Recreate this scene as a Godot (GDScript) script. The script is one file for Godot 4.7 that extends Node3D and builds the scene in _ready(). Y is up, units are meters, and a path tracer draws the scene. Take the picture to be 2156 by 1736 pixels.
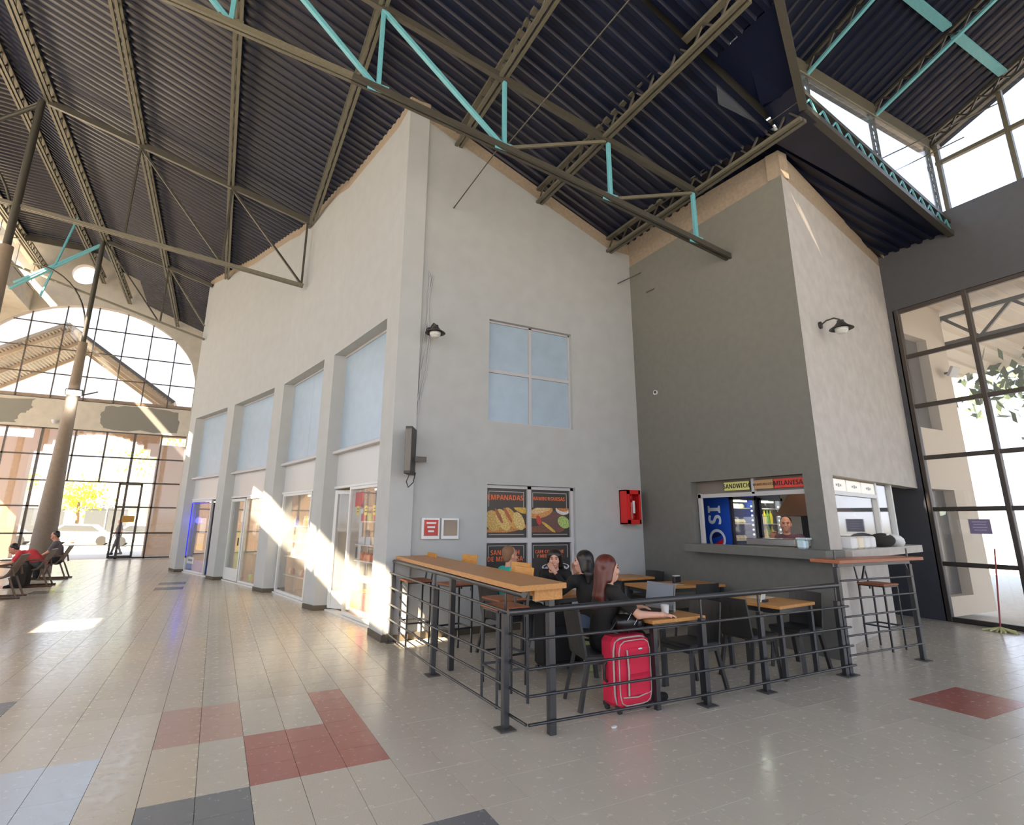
extends Node3D
# A station hall with shops, a cafe terrace and a kiosk, seen from the middle of the hall. Metres, y up; x runs along the cafe wall, -z towards the far glazed end.

class MB:
	var v := PackedVector3Array()
	var n := PackedVector3Array()
	var t := PackedVector2Array()
	var c := PackedColorArray()
	var col := Color(1, 1, 1)
	var use_col := false
	func tri(a: Vector3, b: Vector3, d: Vector3, na = null, nb = null, nd = null, ua := Vector2.ZERO, ub := Vector2.ZERO, ud := Vector2.ZERO):
		var f := (b - a).cross(d - a)
		if f.length_squared() < 1e-16:
			return
		f = f.normalized()
		v.append(a); v.append(d); v.append(b)
		n.append(f if na == null else na); n.append(f if nd == null else nd); n.append(f if nb == null else nb)
		t.append(ua); t.append(ud); t.append(ub)
		if use_col:
			c.append(col); c.append(col); c.append(col)
	func quad(a: Vector3, b: Vector3, d: Vector3, e: Vector3):   # counter-clockwise seen from outside; uv (0,1) (1,1) (1,0) (0,0)
		tri(a, b, d, null, null, null, Vector2(0, 1), Vector2(1, 1), Vector2(1, 0))
		tri(a, d, e, null, null, null, Vector2(0, 1), Vector2(1, 0), Vector2(0, 0))
	func box(at: Vector3, size: Vector3, b := Basis(), bevel := 0.0):
		var h := size * 0.5
		var k: float = minf(bevel, minf(h.x, minf(h.y, h.z)) * 0.9)
		if k <= 0.0:
			for f in [[Vector3(1, 0, 0), Vector3(0, 1, 0), Vector3(0, 0, 1)], [Vector3(-1, 0, 0), Vector3(0, 0, 1), Vector3(0, 1, 0)], [Vector3(0, 1, 0), Vector3(0, 0, 1), Vector3(1, 0, 0)], [Vector3(0, -1, 0), Vector3(1, 0, 0), Vector3(0, 0, 1)], [Vector3(0, 0, 1), Vector3(1, 0, 0), Vector3(0, 1, 0)], [Vector3(0, 0, -1), Vector3(0, 1, 0), Vector3(1, 0, 0)]]:
				var o: Vector3 = f[0] * h
				var p: Vector3 = f[1] * h
				var q: Vector3 = f[2] * h
				quad(at + b * (o - p - q), at + b * (o + p - q), at + b * (o + p + q), at + b * (o - p + q))
			return
		var ax := [Vector3(1, 0, 0), Vector3(0, 1, 0), Vector3(0, 0, 1)]
		var hk := h - Vector3(k, k, k)
		for i in 3:
			for s in [-1.0, 1.0]:
				var o: Vector3 = ax[i] * h[i] * s
				var p: Vector3 = ax[(i + 1) % 3] * hk[(i + 1) % 3] * s
				var q: Vector3 = ax[(i + 2) % 3] * hk[(i + 2) % 3]
				quad(at + b * (o - p - q), at + b * (o + p - q), at + b * (o + p + q), at + b * (o - p + q))
		for i in 3:
			var j := (i + 1) % 3
			var l := (i + 2) % 3
			for s in [-1.0, 1.0]:
				for r in [-1.0, 1.0]:
					var e0: Vector3 = ax[j] * h[j] * s + ax[l] * hk[l] * r
					var e1: Vector3 = ax[j] * hk[j] * s + ax[l] * h[l] * r
					var w: Vector3 = ax[i] * hk[i] * s * r
					quad(at + b * (e0 - w), at + b * (e0 + w), at + b * (e1 + w), at + b * (e1 - w))
		for sx in [-1.0, 1.0]:
			for sy in [-1.0, 1.0]:
				for sz in [-1.0, 1.0]:
					var a3 := Vector3(h.x * sx, hk.y * sy, hk.z * sz)
					var b3 := Vector3(hk.x * sx, h.y * sy, hk.z * sz)
					var c3 := Vector3(hk.x * sx, hk.y * sy, h.z * sz)
					if sx * sy * sz > 0:
						tri(at + b * a3, at + b * b3, at + b * c3)
					else:
						tri(at + b * a3, at + b * c3, at + b * b3)
	func bar(a: Vector3, e: Vector3, w: float, h: float, up := Vector3.UP, bevel := 0.0):   # a straight bar of rectangular section from a to e
		var d := (e - a).normalized()
		var s := d.cross(up)
		if s.length() < 0.01:
			s = d.cross(Vector3(1, 0, 0))
		s = s.normalized()
		var u := s.cross(d)
		box((a + e) * 0.5, Vector3(w, h, a.distance_to(e)), Basis(s, u, -d), bevel)
	func tube(p: Array, r, seg := 8, caps := true):   # r: a number or one radius a point
		var rings := []
		var s := Vector3.ZERO
		for i in p.size():
			var d: Vector3 = ((p[min(i + 1, p.size() - 1)] as Vector3) - (p[max(i - 1, 0)] as Vector3)).normalized()
			if i == 0:
				s = d.cross(Vector3.UP)
				if s.length() < 0.05:
					s = d.cross(Vector3(1, 0, 0))
			s = (s - d * s.dot(d)).normalized()
			var u := d.cross(s)
			var rr: float = r[i] if r is Array else r
			var ring := []
			for k in seg:
				var q := TAU * k / seg
				ring.append([p[i] + (s * cos(q) + u * sin(q)) * rr, s * cos(q) + u * sin(q)])
			rings.append(ring)
		for i in p.size() - 1:
			for k in seg:
				var k2 := (k + 1) % seg
				var a = rings[i][k]
				var b = rings[i][k2]
				var d = rings[i + 1][k2]
				var e = rings[i + 1][k]
				tri(a[0], b[0], d[0], a[1], b[1], d[1])
				tri(a[0], d[0], e[0], a[1], d[1], e[1])
		if caps:
			for k in range(1, seg - 1):
				tri(rings[0][0][0], rings[0][k + 1][0], rings[0][k][0])
				var z: int = p.size() - 1
				tri(rings[z][0][0], rings[z][k][0], rings[z][k + 1][0])
	func lathe(prof: Array, seg := 16, x := Transform3D(), smooth := true):   # prof: Vector2(radius, height) from the bottom up
		for i in prof.size() - 1:
			var a: Vector2 = prof[i]
			var b: Vector2 = prof[i + 1]
			var d := b - a
			var nn := Vector2(d.y, -d.x).normalized()
			for k in seg:
				var q0 := TAU * k / seg
				var q1 := TAU * (k + 1) / seg
				var c0 := Vector3(cos(q0), 0, -sin(q0))
				var c1 := Vector3(cos(q1), 0, -sin(q1))
				var n0 := x.basis * (c0 * nn.x + Vector3.UP * nn.y)
				var n1 := x.basis * (c1 * nn.x + Vector3.UP * nn.y)
				var p0 := x * (c0 * a.x + Vector3.UP * a.y)
				var p1 := x * (c1 * a.x + Vector3.UP * a.y)
				var p2 := x * (c1 * b.x + Vector3.UP * b.y)
				var p3 := x * (c0 * b.x + Vector3.UP * b.y)
				if smooth:
					tri(p0, p1, p2, n0, n1, n1)
					tri(p0, p2, p3, n0, n1, n0)
				else:
					quad(p0, p1, p2, p3)
	func prism(poly: PackedVector2Array, d: float, x := Transform3D()):   # polygon in x,y; thickness d towards +z
		var pg := poly
		if not Geometry2D.is_polygon_clockwise(pg):
			pg = pg.duplicate()
		else:
			pg = pg.duplicate(); pg.reverse()
		var ids := Geometry2D.triangulate_polygon(pg)
		for i in range(0, ids.size(), 3):
			var a := pg[ids[i]]
			var b := pg[ids[i + 1]]
			var e := pg[ids[i + 2]]
			if (b - a).cross(e - a) < 0:
				var sw := b
				b = e
				e = sw
			tri(x * Vector3(a.x, a.y, d), x * Vector3(b.x, b.y, d), x * Vector3(e.x, e.y, d))
			tri(x * Vector3(a.x, a.y, 0), x * Vector3(e.x, e.y, 0), x * Vector3(b.x, b.y, 0))
		for i in pg.size():
			var a := pg[i]
			var b := pg[(i + 1) % pg.size()]
			quad(x * Vector3(a.x, a.y, 0), x * Vector3(b.x, b.y, 0), x * Vector3(b.x, b.y, d), x * Vector3(a.x, a.y, d))
	func ball(at: Vector3, r: Vector3, b := Basis(), seg := 12, rings := 8):
		var prev := []
		for i in rings + 1:
			var f := PI * i / rings
			var row := []
			for k in seg + 1:
				var q := TAU * k / seg
				var dd := Vector3(sin(f) * cos(q), cos(f), sin(f) * sin(q))
				row.append([at + b * (dd * r), (b * (dd / r)).normalized()])
			if i > 0:
				for k in seg:
					var p0 = prev[k]
					var p1 = prev[k + 1]
					var p2 = row[k + 1]
					var p3 = row[k]
					tri(p0[0], p1[0], p2[0], p0[1], p1[1], p2[1])
					tri(p0[0], p2[0], p3[0], p0[1], p2[1], p3[1])
			prev = row
	func mesh() -> ArrayMesh:
		var a := []
		a.resize(Mesh.ARRAY_MAX)
		a[Mesh.ARRAY_VERTEX] = v
		a[Mesh.ARRAY_NORMAL] = n
		a[Mesh.ARRAY_TEX_UV] = t
		if use_col:
			a[Mesh.ARRAY_COLOR] = c
		var m := ArrayMesh.new()
		m.add_surface_from_arrays(Mesh.PRIMITIVE_TRIANGLES, a)
		return m

var M := {}
var taken := {}
var rng := RandomNumberGenerator.new()

func numbered(called: String) -> String:
	var k: int = taken.get(called, 0)
	taken[called] = k + 1
	return called if k == 0 else "%s_%03d" % [called, k]

func tag(o: Node3D, label: String, category: String, group := "", kind := "") -> Node3D:
	o.set_meta("label", label)
	if category: o.set_meta("category", category)
	if group: o.set_meta("group", group)
	if kind: o.set_meta("kind", kind)
	return o

func obj(called: String, b, m: Material, parent: Node = null, at := Vector3.ZERO, turn := 0.0) -> MeshInstance3D:
	var o := MeshInstance3D.new()
	o.mesh = b if b is Mesh else b.mesh()
	o.material_override = m
	o.position = at
	o.rotation.y = turn
	if parent == null:
		o.name = numbered(called)
		add_child(o)
	else:
		o.name = called
		parent.add_child(o, true)
	return o

func thing(called: String, label: String, category: String, at := Vector3.ZERO, turn := 0.0, group := "") -> Node3D:
	var o := Node3D.new()
	o.name = numbered(called)
	add_child(o)
	o.position = at
	o.rotation.y = turn
	tag(o, label, category, group)
	return o

func struct(called: String, b = null, m: Material = null) -> Node3D:
	var o: Node3D
	if b == null:
		o = Node3D.new()
		o.name = numbered(called)
		add_child(o)
	else:
		o = obj(called, b, m)
	o.set_meta("kind", "structure")
	return o

func dup(o: Node3D, label: String, at: Vector3, turn: float) -> Node3D:
	var c: Node3D = o.duplicate()
	c.name = numbered(str(o.name).trim_suffix("_000"))
	add_child(c)
	c.position = at
	c.rotation.y = turn
	c.set_meta("label", label)
	return c

func s3(r: float, g: float, b: float) -> Color:
	return Color(r / 255.0, g / 255.0, b / 255.0)

func noise_tex(seed_: int, freq: float, lo: Color, hi: Color, size := 512, oct := 4, mid = null) -> NoiseTexture2D:
	var f := FastNoiseLite.new()
	f.seed = seed_
	f.noise_type = FastNoiseLite.TYPE_SIMPLEX_SMOOTH
	f.frequency = freq
	f.fractal_octaves = oct
	var t := NoiseTexture2D.new()
	t.width = size
	t.height = size
	t.seamless = true
	t.noise = f
	var g := Gradient.new()
	g.set_color(0, lo)
	g.set_color(1, hi)
	if mid != null:
		g.add_point(0.5, mid)
	t.color_ramp = g
	return t

func mat(key: String, c: Color, rough := 0.6, metal := 0.0, spec := 0.5) -> StandardMaterial3D:
	if M.has(key):
		return M[key]
	var m := StandardMaterial3D.new()
	m.resource_name = key
	m.albedo_color = c
	m.roughness = rough
	m.metallic = metal
	m.metallic_specular = spec
	M[key] = m
	return m

func grainy(key: String, c: Color, vary: float, scale: float, rough := 0.8, seed_ := 1, freq := 0.02, spec := 0.5) -> StandardMaterial3D:   # a colour with an even, patchy grain
	if M.has(key):
		return M[key]
	var m := mat(key, Color(1, 1, 1), rough, 0.0, spec)
	var lo := Color(c.r * (1.0 - vary), c.g * (1.0 - vary), c.b * (1.0 - vary))
	var hi := Color(minf(1, c.r * (1.0 + vary)), minf(1, c.g * (1.0 + vary)), minf(1, c.b * (1.0 + vary)))
	m.albedo_texture = noise_tex(seed_, freq, lo, hi, 512, 5)
	m.uv1_triplanar = true
	m.uv1_world_triplanar = true
	m.uv1_scale = Vector3.ONE * scale
	return m

func glow(key: String, c: Color, energy: float) -> StandardMaterial3D:
	var m := mat(key, c, 0.5)
	m.emission_enabled = true
	m.emission = c
	m.emission_energy_multiplier = energy
	return m

func pane(key: String, c: Color, rough := 0.05) -> StandardMaterial3D:
	var m := mat(key, c, rough)
	m.transparency = BaseMaterial3D.TRANSPARENCY_ALPHA
	return m

func text_mesh(s: String, size: float, depth: float, font_name := "Droid Sans", bold := false) -> TextMesh:
	var f := SystemFont.new()
	f.font_names = PackedStringArray([font_name])
	if bold:
		f.font_weight = 700
	var t := TextMesh.new()
	t.text = s
	t.font = f
	t.font_size = 64
	t.pixel_size = size / 64.0
	t.depth = depth
	t.curve_step = 2.0
	return t

func roof_y(x: float, z: float) -> float:
	if x > 7.0:
		return 7.31 - 0.05 * (x - 7.0) - 0.05 * (clampf(z, -2.77, 1.4) + 2.77)
	if x > -4.05:
		return 9.944 - 0.376 * x
	if x > -5.15:
		return 11.467 + (-4.05 - x) / 1.1 * 0.783
	return 12.25 + (-5.15 - x) * 0.03

func low_edge(x: float) -> float:   # where the low roof ends towards the raised nave
	if x < 5.83:
		return 1.98
	if x < 7.06:
		return lerpf(1.98, 1.39, (x - 5.83) / 1.23)
	return lerpf(1.39, 0.9, (x - 7.06) / 4.94)
const CAM_R := [Vector3(0.887641, 0.007101, 0.460482), Vector3(-0.113874, 0.972217, 0.204514), Vector3(-0.446236, -0.233972, 0.863788)]
const SKY_ENERGY := 20.0
const SUN_ENERGY := 130.0
const EXPOSURE := 0.15
func _ready():
	rng.seed = 7
	camera_and_light()
	materials()
	floor_and_ground()
	walls()
	roof()
	trusses()
	shop_front()
	far_end()
	right_glazing()
	kiosk()
	cafe()
	people()
	hall_left()
	outside()

func camera_and_light():
	var cam := Camera3D.new()
	cam.name = "camera"
	add_child(cam)
	var r := CAM_R
	cam.transform = Transform3D(Basis(r[0], r[1], r[2]), Vector3(0.5214, 1.6233, 5.0258))
	cam.near = 0.05
	cam.far = 400.0
	cam.projection = Camera3D.PROJECTION_FRUSTUM
	cam.size = 0.05 * 1736.0 / 1124.59
	cam.frustum_offset = Vector2(23.68 / 1124.59 * 0.05, -40.57 / 1124.59 * 0.05)
	cam.current = true
	var we := WorldEnvironment.new()
	we.name = "sky_and_air"
	var e := Environment.new()
	var ps := ProceduralSkyMaterial.new()
	ps.sky_top_color = s3(200, 220, 250)
	ps.sky_horizon_color = s3(244, 247, 255)
	ps.ground_horizon_color = s3(214, 208, 200)
	ps.ground_bottom_color = s3(150, 142, 130)
	ps.sun_angle_max = 4.0
	var sk := Sky.new()
	sk.sky_material = ps
	e.background_mode = Environment.BG_SKY
	e.sky = sk
	e.background_energy_multiplier = SKY_ENERGY
	e.tonemap_mode = Environment.TONE_MAPPER_LINEAR
	e.tonemap_exposure = EXPOSURE
	e.sdfgi_enabled = true
	e.ssao_enabled = true
	e.ssil_enabled = true
	we.environment = e
	add_child(we)
	var sun := DirectionalLight3D.new()
	sun.name = "sun"
	sun.light_color = s3(255, 234, 200)
	sun.light_energy = SUN_ENERGY
	sun.light_angular_distance = 0.6
	sun.shadow_enabled = true
	add_child(sun)
	sun.look_at_from_position(Vector3.ZERO, Vector3(1.0, -1.07, -0.35), Vector3.UP)

func materials():
	grainy("paint_light", s3(184, 184, 180), 0.025, 0.35, 0.75, 3, 0.012)
	grainy("paint_dark", s3(104, 105, 101), 0.03, 0.6, 0.7, 5, 0.02)
	grainy("concrete_light", s3(194, 186, 176), 0.06, 0.3, 0.7, 8, 0.02)
	grainy("paint_slate", s3(56, 60, 70), 0.04, 0.5, 0.6, 9, 0.02)
	grainy("raw_plaster", s3(150, 136, 120), 0.08, 0.8, 0.9, 11, 0.03)
	grainy("plaster_far", s3(224, 213, 194), 0.04, 0.2, 0.85, 12, 0.02)
	mat("patch_grey", s3(120, 120, 116), 0.8)
	grainy("roof_blue", s3(9, 15, 34), 0.2, 0.22, 0.36, 14, 0.012, 0.3)
	grainy("steel", s3(74, 73, 66), 0.1, 1.2, 0.45, 15, 0.03)
	grainy("steel_dark", s3(40, 40, 38), 0.12, 1.0, 0.5, 16, 0.03)
	grainy("teal", s3(104, 172, 184), 0.06, 1.5, 0.45, 17, 0.03)
	mat("rail", s3(36, 37, 41), 0.32, 0.0, 0.6)
	mat("frame_dark", s3(48, 44, 44), 0.45)
	mat("frame_white", s3(226, 224, 218), 0.4)
	mat("frame_grey", s3(196, 192, 190), 0.45)
	pane("glass", Color(0.96, 0.97, 0.97, 0.06), 0.03)
	var fz := grainy("frosted", s3(166, 184, 197), 0.03, 0.5, 0.32, 19, 0.01, 0.9)
	fz.metallic = 0.0
	grainy("terrazzo", s3(216, 204, 184), 0.05, 1.6, 0.24, 21, 0.12, 0.55)
	var rt := noise_tex(22, 0.012, Color(0.14, 0.14, 0.14), Color(0.30, 0.30, 0.30), 512, 5)
	for k in [["terrazzo", s3(216, 204, 184)], ["tile_red", s3(178, 108, 96)], ["tile_pink", s3(204, 164, 144)], ["tile_pale", s3(220, 222, 223)], ["tile_dark", s3(126, 128, 130)], ["tile_warm", s3(224, 206, 178)], ["tile_blue", s3(84, 88, 108)], ["tile_plain", s3(212, 201, 184)]]:
		var m := grainy(k[0], k[1], 0.035, 2.0, 1.0, 21, 0.2, 0.55)
		m.roughness = 1.0
		m.roughness_texture = rt
		m.roughness_texture_channel = BaseMaterial3D.TEXTURE_CHANNEL_RED
	var tv := mat("terrazzo_many", Color(1, 1, 1), 1.0, 0.0, 0.55)
	tv.albedo_texture = noise_tex(21, 0.2, Color(0.93, 0.93, 0.93), Color(1, 1, 1), 512, 5)
	tv.roughness_texture = rt
	tv.uv1_triplanar = true
	tv.uv1_world_triplanar = true
	tv.uv1_scale = Vector3.ONE * 2.0
	tv.vertex_color_use_as_albedo = true
	mat("grout", s3(84, 77, 66), 0.9)
	for k in [["wood", s3(206, 150, 88), s3(180, 122, 62), 31], ["wood_red", s3(176, 108, 70), s3(140, 82, 50), 32], ["wood_amber", s3(214, 152, 58), s3(186, 122, 36), 33]]:
		var w := mat(k[0], Color(1, 1, 1), 0.42)
		w.albedo_texture = noise_tex(k[3], 0.018, k[2], k[1], 512, 5)
		w.uv1_triplanar = true
		w.uv1_scale = Vector3(3.5, 3.5, 0.5)
	grainy("asphalt", s3(150, 146, 138), 0.1, 0.5, 0.9, 41, 0.03)
	grainy("pavement", s3(206, 198, 184), 0.06, 0.3, 0.85, 42, 0.03)
	mat("black_plastic", s3(38, 38, 39), 0.5)
	mat("black_cloth", s3(20, 20, 22), 0.9)
	mat("white", s3(236, 235, 230), 0.5)
	mat("chrome", s3(200, 200, 200), 0.2, 0.9)
	mat("skin", s3(222, 168, 142), 0.55)
	mat("skin_tan", s3(204, 146, 120), 0.55)

func tile_kind(i: int, j: int) -> String:
	if (i >= 3 and i <= 5 and j >= -3 and j <= -1) or (i == 5 and j >= 0 and j <= 2): return "tile_red"
	if i >= 1 and i <= 2 and j >= 0 and j <= 2: return "tile_pink"
	if i <= -1 and j <= -1: return "tile_pale"
	if i >= 1 and i <= 2 and j <= -4: return "tile_dark"
	if i >= 5 and i <= 6 and j <= -7 and j >= -8: return "tile_dark"
	if i >= 22 and i <= 24 and j >= -8 and j <= -7: return "tile_red"
	if i >= -2 and i <= -1 and (j == 35 or j == 36 or j == 39 or j == 40): return "tile_blue"
	if i >= -17 and i <= -9 and (j == 41 or j == 42): return "tile_red"
	if i >= -10 and i <= -8 and j >= 36 and j <= 37: return "tile_dark"
	if i <= -4 and i >= -6 and j >= 4 and j <= 5: return "tile_dark"
	if i >= 6: return "tile_plain"
	if i <= 1 and j < 14: return "tile_warm"
	return "terrazzo"

func tile_top(b: MB, x: float, z: float, s: float, dy: float):
	var g := 0.0012
	var k := 0.0016
	var a := [Vector3(x + g, dy - 0.005, z + s - g), Vector3(x + s - g, dy - 0.005, z + s - g), Vector3(x + s - g, dy - 0.005, z + g), Vector3(x + g, dy - 0.005, z + g)]
	var t := [Vector3(x + k, dy, z + s - k), Vector3(x + s - k, dy, z + s - k), Vector3(x + s - k, dy, z + k), Vector3(x + k, dy, z + k)]
	b.quad(t[0], t[1], t[2], t[3])
	for q in 4:
		b.quad(a[q], a[(q + 1) % 4], t[(q + 1) % 4], t[q])

func floor_and_ground():
	var fl := struct("floor")
	var b := MB.new()
	b.box(Vector3(1.4, -0.1048, -5.5), Vector3(21.6, 0.2, 35.0))
	obj("screed", b, M.grout, fl)
	var fwd := -(CAM_R[2] as Vector3)
	var eye := Vector3(0.5214, 0, 5.0258)
	var list := []
	var rest := MB.new()
	rest.use_col = true
	for i in range(-30, 40):
		for j in range(-40, 77):
			var c := Vector3(0.3 * i + 0.15, 0, -0.3 * j - 0.15)
			var d := c - eye
			if absf(Vector2(d.x, d.z).angle_to(Vector2(fwd.x, fwd.z))) < 0.79 and d.length() > 1.9:
				list.append([d.length(), i, j])
			else:
				list.append([1000.0, i, j])
	list.sort_custom(func(p, q): return p[0] < q[0])
	var shared := {}
	for n in list.size():
		var i: int = list[n][1]
		var j: int = list[n][2]
		var kind := tile_kind(i, j)
		var hsh := absf(sin(i * 12.9898 + j * 78.233) * 43758.5453)
		hsh -= floorf(hsh)
		if n < 290 and list[n][0] < 999.0:
			var key := "%d" % int(hsh * 3.0)
			if not shared.has(key):
				var tb := MB.new()
				tile_top(tb, 0.0, 0.0, 0.3, -0.0004 * int(hsh * 3.0))
				shared[key] = tb.mesh()
			obj("floor_tile", shared[key], M[kind], fl, Vector3(0.3 * i, 0, -0.3 * (j + 1)))
		else:
			var base: Color = {"tile_red": s3(178, 108, 96), "tile_pink": s3(204, 164, 144), "tile_pale": s3(220, 222, 223), "tile_dark": s3(126, 128, 130), "tile_warm": s3(224, 206, 178), "tile_blue": s3(84, 88, 108), "terrazzo": s3(216, 204, 184), "tile_plain": s3(212, 201, 184)}[kind]
			var w := 0.95 + 0.07 * hsh
			var lin := base.srgb_to_linear()
			rest.col = Color(lin.r * w, lin.g * w, lin.b * w)
			tile_top(rest, 0.3 * i, -0.3 * (j + 1), 0.3, -0.0008 * hsh)
	var ro := obj("floor_tiles", rest, M.terrazzo_many, fl)
	ro.set_meta("kind", "stuff")

func hexa(b: MB, p0: Vector2, p1: Vector2, inw: Vector2, y0: float, y1a: float, y1b: float, y0b = null):   # a wall piece: front edge p0 -> p1 in plan, thickness inw, own top heights
	var yb: float = y0 if y0b == null else y0b
	var a := Vector3(p0.x, y0, p0.y)
	var c := Vector3(p1.x, yb, p1.y)
	var d := Vector3(inw.x, 0, inw.y)
	var at := Vector3(p0.x, y1a, p0.y)
	var ct := Vector3(p1.x, y1b, p1.y)
	b.quad(c, a, at, ct) if (Vector3(p1.x - p0.x, 0, p1.y - p0.y)).cross(d).y < 0 else b.quad(a, c, ct, at)
	b.quad(a + d, c + d, ct + d, at + d)
	b.quad(a, a + d, at + d, at)
	b.quad(c, c + d, ct + d, ct)
	b.quad(at, ct, ct + d, at + d)
	b.quad(a, c, c + d, a + d)

const PR := [Vector2(2.73, -2.77), Vector2(2.31, -5.94), Vector2(1.66, -9.06), Vector2(0.63, -12.43), Vector2(-0.47, -15.52)]
const PL := [Vector2(2.70, -3.38), Vector2(2.18, -6.35), Vector2(1.48, -9.55), Vector2(0.45, -12.92), Vector2(-0.66, -16.2)]

func walls():
	# shop wall
	var w := struct("wall_shops")
	var b := MB.new()
	var top := MB.new()
	var plinth := MB.new()
	for k in 5:
		var inw := Vector2(0.34, 0.06)
		hexa(b, PR[k], PL[k], inw, 0.0, 4.95, 4.95)
		var o := Vector2(-0.014, -0.002)
		hexa(plinth, PR[k] + o + Vector2(0.0, 0.012 if k else 0.014), PL[k] + o - Vector2(0.0, 0.012), inw + Vector2(0.02, 0), 0.0, 0.09, 0.09)
		var segs := [[PR[k], PL[k]]]
		if k < 4:
			segs.append([PL[k], PR[k + 1]])
		for s in segs:
			var r0: float = roof_y(s[0].x, 0)
			var r1: float = roof_y(s[1].x, 0)
			hexa(b, s[0], s[1], inw, 4.95, r0 - 0.22, r1 - 0.22)
			hexa(top, s[0] + Vector2(0.01, 0), s[1] + Vector2(0.01, 0), inw, r0 - 0.22, r0 + 0.03, r1 + 0.03, r1 - 0.22)
	hexa(b, PL[4] + Vector2(0.34, 0), PL[4] + Vector2(3.6, 0.2), Vector2(0, 0.25), 0.0, roof_y(-0.4, 0), roof_y(3.0, 0))
	obj("plaster", b, M.paint_light, w)
	obj("plaster_band", top, M.raw_plaster, w)
	obj("plinth", plinth, M.grout, w)
	# cafe wall
	w = struct("wall_cafe")
	b = MB.new()
	var z := -2.895
	for r in [[2.73, 4.32, 0.0, 7.0], [6.02, 7.72, 0.0, 7.0], [4.32, 6.02, 0.0, 0.62], [4.32, 6.02, 2.21, 3.235], [4.32, 6.02, 5.03, 7.0]]:
		b.box(Vector3((r[0] + r[1]) / 2, (r[2] + r[3]) / 2, z), Vector3(r[1] - r[0], r[3] - r[2], 0.25))
	hexa(b, Vector2(2.73, -2.77), Vector2(7.0, -2.77), Vector2(0, -0.25), 7.0, roof_y(2.73, 0) - 0.27, roof_y(7.0, 0) - 0.27)
	hexa(b, Vector2(7.0, -2.77), Vector2(7.72, -2.77), Vector2(0, -0.25), 7.0, roof_y(7.0, 0) - 0.27, 7.03)
	obj("plaster", b, M.paint_light, w)
	b = MB.new()
	hexa(b, Vector2(2.74, -2.78), Vector2(7.0, -2.78), Vector2(0, -0.23), roof_y(2.73, 0) - 0.27, roof_y(2.73, 0) + 0.03, roof_y(7, 0) + 0.05, roof_y(7.0, 0) - 0.27)
	hexa(b, Vector2(7.0, -2.78), Vector2(7.7, -2.78), Vector2(0, -0.23), roof_y(7.0, 0) - 0.27, 7.36, 7.34, 7.03)
	obj("plaster_band", b, M.raw_plaster, w)
	b = MB.new()
	b.box(Vector3(5.13, 0.05, -2.762), Vector3(4.78, 0.1, 0.02))
	obj("plinth", b, M.grout, w)
	# kiosk tower: side and front
	w = struct("wall_kiosk")
	b = MB.new()
	var x := 7.618
	hexa(b, Vector2(7.518, 0.42), Vector2(7.518, 0.668), Vector2(0.2, -0.05), 0.0, 6.76, 6.76)
	for r in [[-2.77, -1.55, 0.0, 6.76], [-1.55, 0.42, 0.0, 1.2], [-1.55, 0.42, 2.29, 6.76]]:
		b.box(Vector3(x, (r[2] + r[3]) / 2, (r[0] + r[1]) / 2), Vector3(0.2, r[3] - r[2], r[1] - r[0]))
	obj("dark_side", b, M.paint_dark, w)
	b = MB.new()
	hexa(b, Vector2(7.53, -2.77), Vector2(7.53, 0.66), Vector2(0.2, 0), 6.76, 7.4, 7.2)
	hexa(b, DP(0.02), DP(4.6), Vector2(-0.04, -0.2), 6.76, 7.2, 7.0)
	obj("plaster_band", b, M.raw_plaster, w)
	b = MB.new()
	hexa(b, DP(0.004) + Vector2(0.001, 0.002), DP(0.42) + Vector2(0.0, 0.002), Vector2(0.1, -0.12), 0.0, 6.76, 6.76)
	hexa(b, DP(0.42), DP(4.6), Vector2(-0.04, -0.2), 2.28, 6.76, 6.76)
	obj("light_front", b, M.concrete_light, w)
	b = MB.new()
	hexa(b, DP(0.1) + Vector2(-0.06, -0.22), DP(3.3) + Vector2(-0.06, -0.3), Vector2(-0.03, -0.15), 0.0, 1.17, 1.17)
	obj("counter_front", b, M.concrete_light, w)
	# right wall around the entrance glazing
	w = struct("wall_right")
	b = MB.new()
	b.box(Vector3(12.1, 3.45, -1.7), Vector3(0.2, 6.9, 2.96))
	b.box(Vector3(12.1, 6.55, 5.39), Vector3(0.2, 1.6, 11.22))
	b.box(Vector3(12.1, 3.45, 11.0), Vector3(0.2, 6.9, 2.0))
	obj("slate_paint", b, M.paint_slate, w)
	# left and near walls of the hall, out of the picture, with the glazing that lights it
	w = struct("wall_left")
	b = MB.new()
	b.box(Vector3(-9.3, 0.6, -5.5), Vector3(0.2, 1.2, 35))
	b.box(Vector3(-9.3, 9.95, -5.5), Vector3(0.2, 0.6, 35))
	for k in 9:
		b.box(Vector3(-9.3, 5.4, -22.6 + k * 4.3), Vector3(0.22, 8.5, 0.35))
	hexa(b, Vector2(-9.4, -23.0), Vector2(-9.4, 12.0), Vector2(1.9, 0), 10.19, 10.25, 10.25)
	b.box(Vector3(-7.6, 10.64, -5.5), Vector3(0.2, 0.82, 35))
	b.box(Vector3(-7.6, 11.7, 6.75), Vector3(0.2, 1.4, 10.7))
	b.box(Vector3(-7.6, 11.7, -10.5), Vector3(0.2, 1.4, 5.3))  # solid panel added to stop sun reaching the farther shops
	b.box(Vector3(-7.6, 12.22, -5.5), Vector3(0.2, 0.28, 35))
	b.box(Vector3(-7.6, 11.1, -5.5), Vector3(0.2, 0.16, 35))
	for k in 12:
		b.box(Vector3(-7.6, 11.7, -22.6 + k * 2.0), Vector3(0.12, 1.4, 0.08))
	obj("plaster", b, M.plaster_far, w)
	# unseen roof added to block the sun; a gap lights one floor patch
	w = struct("added_sun_blocker")
	b = MB.new()
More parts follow.
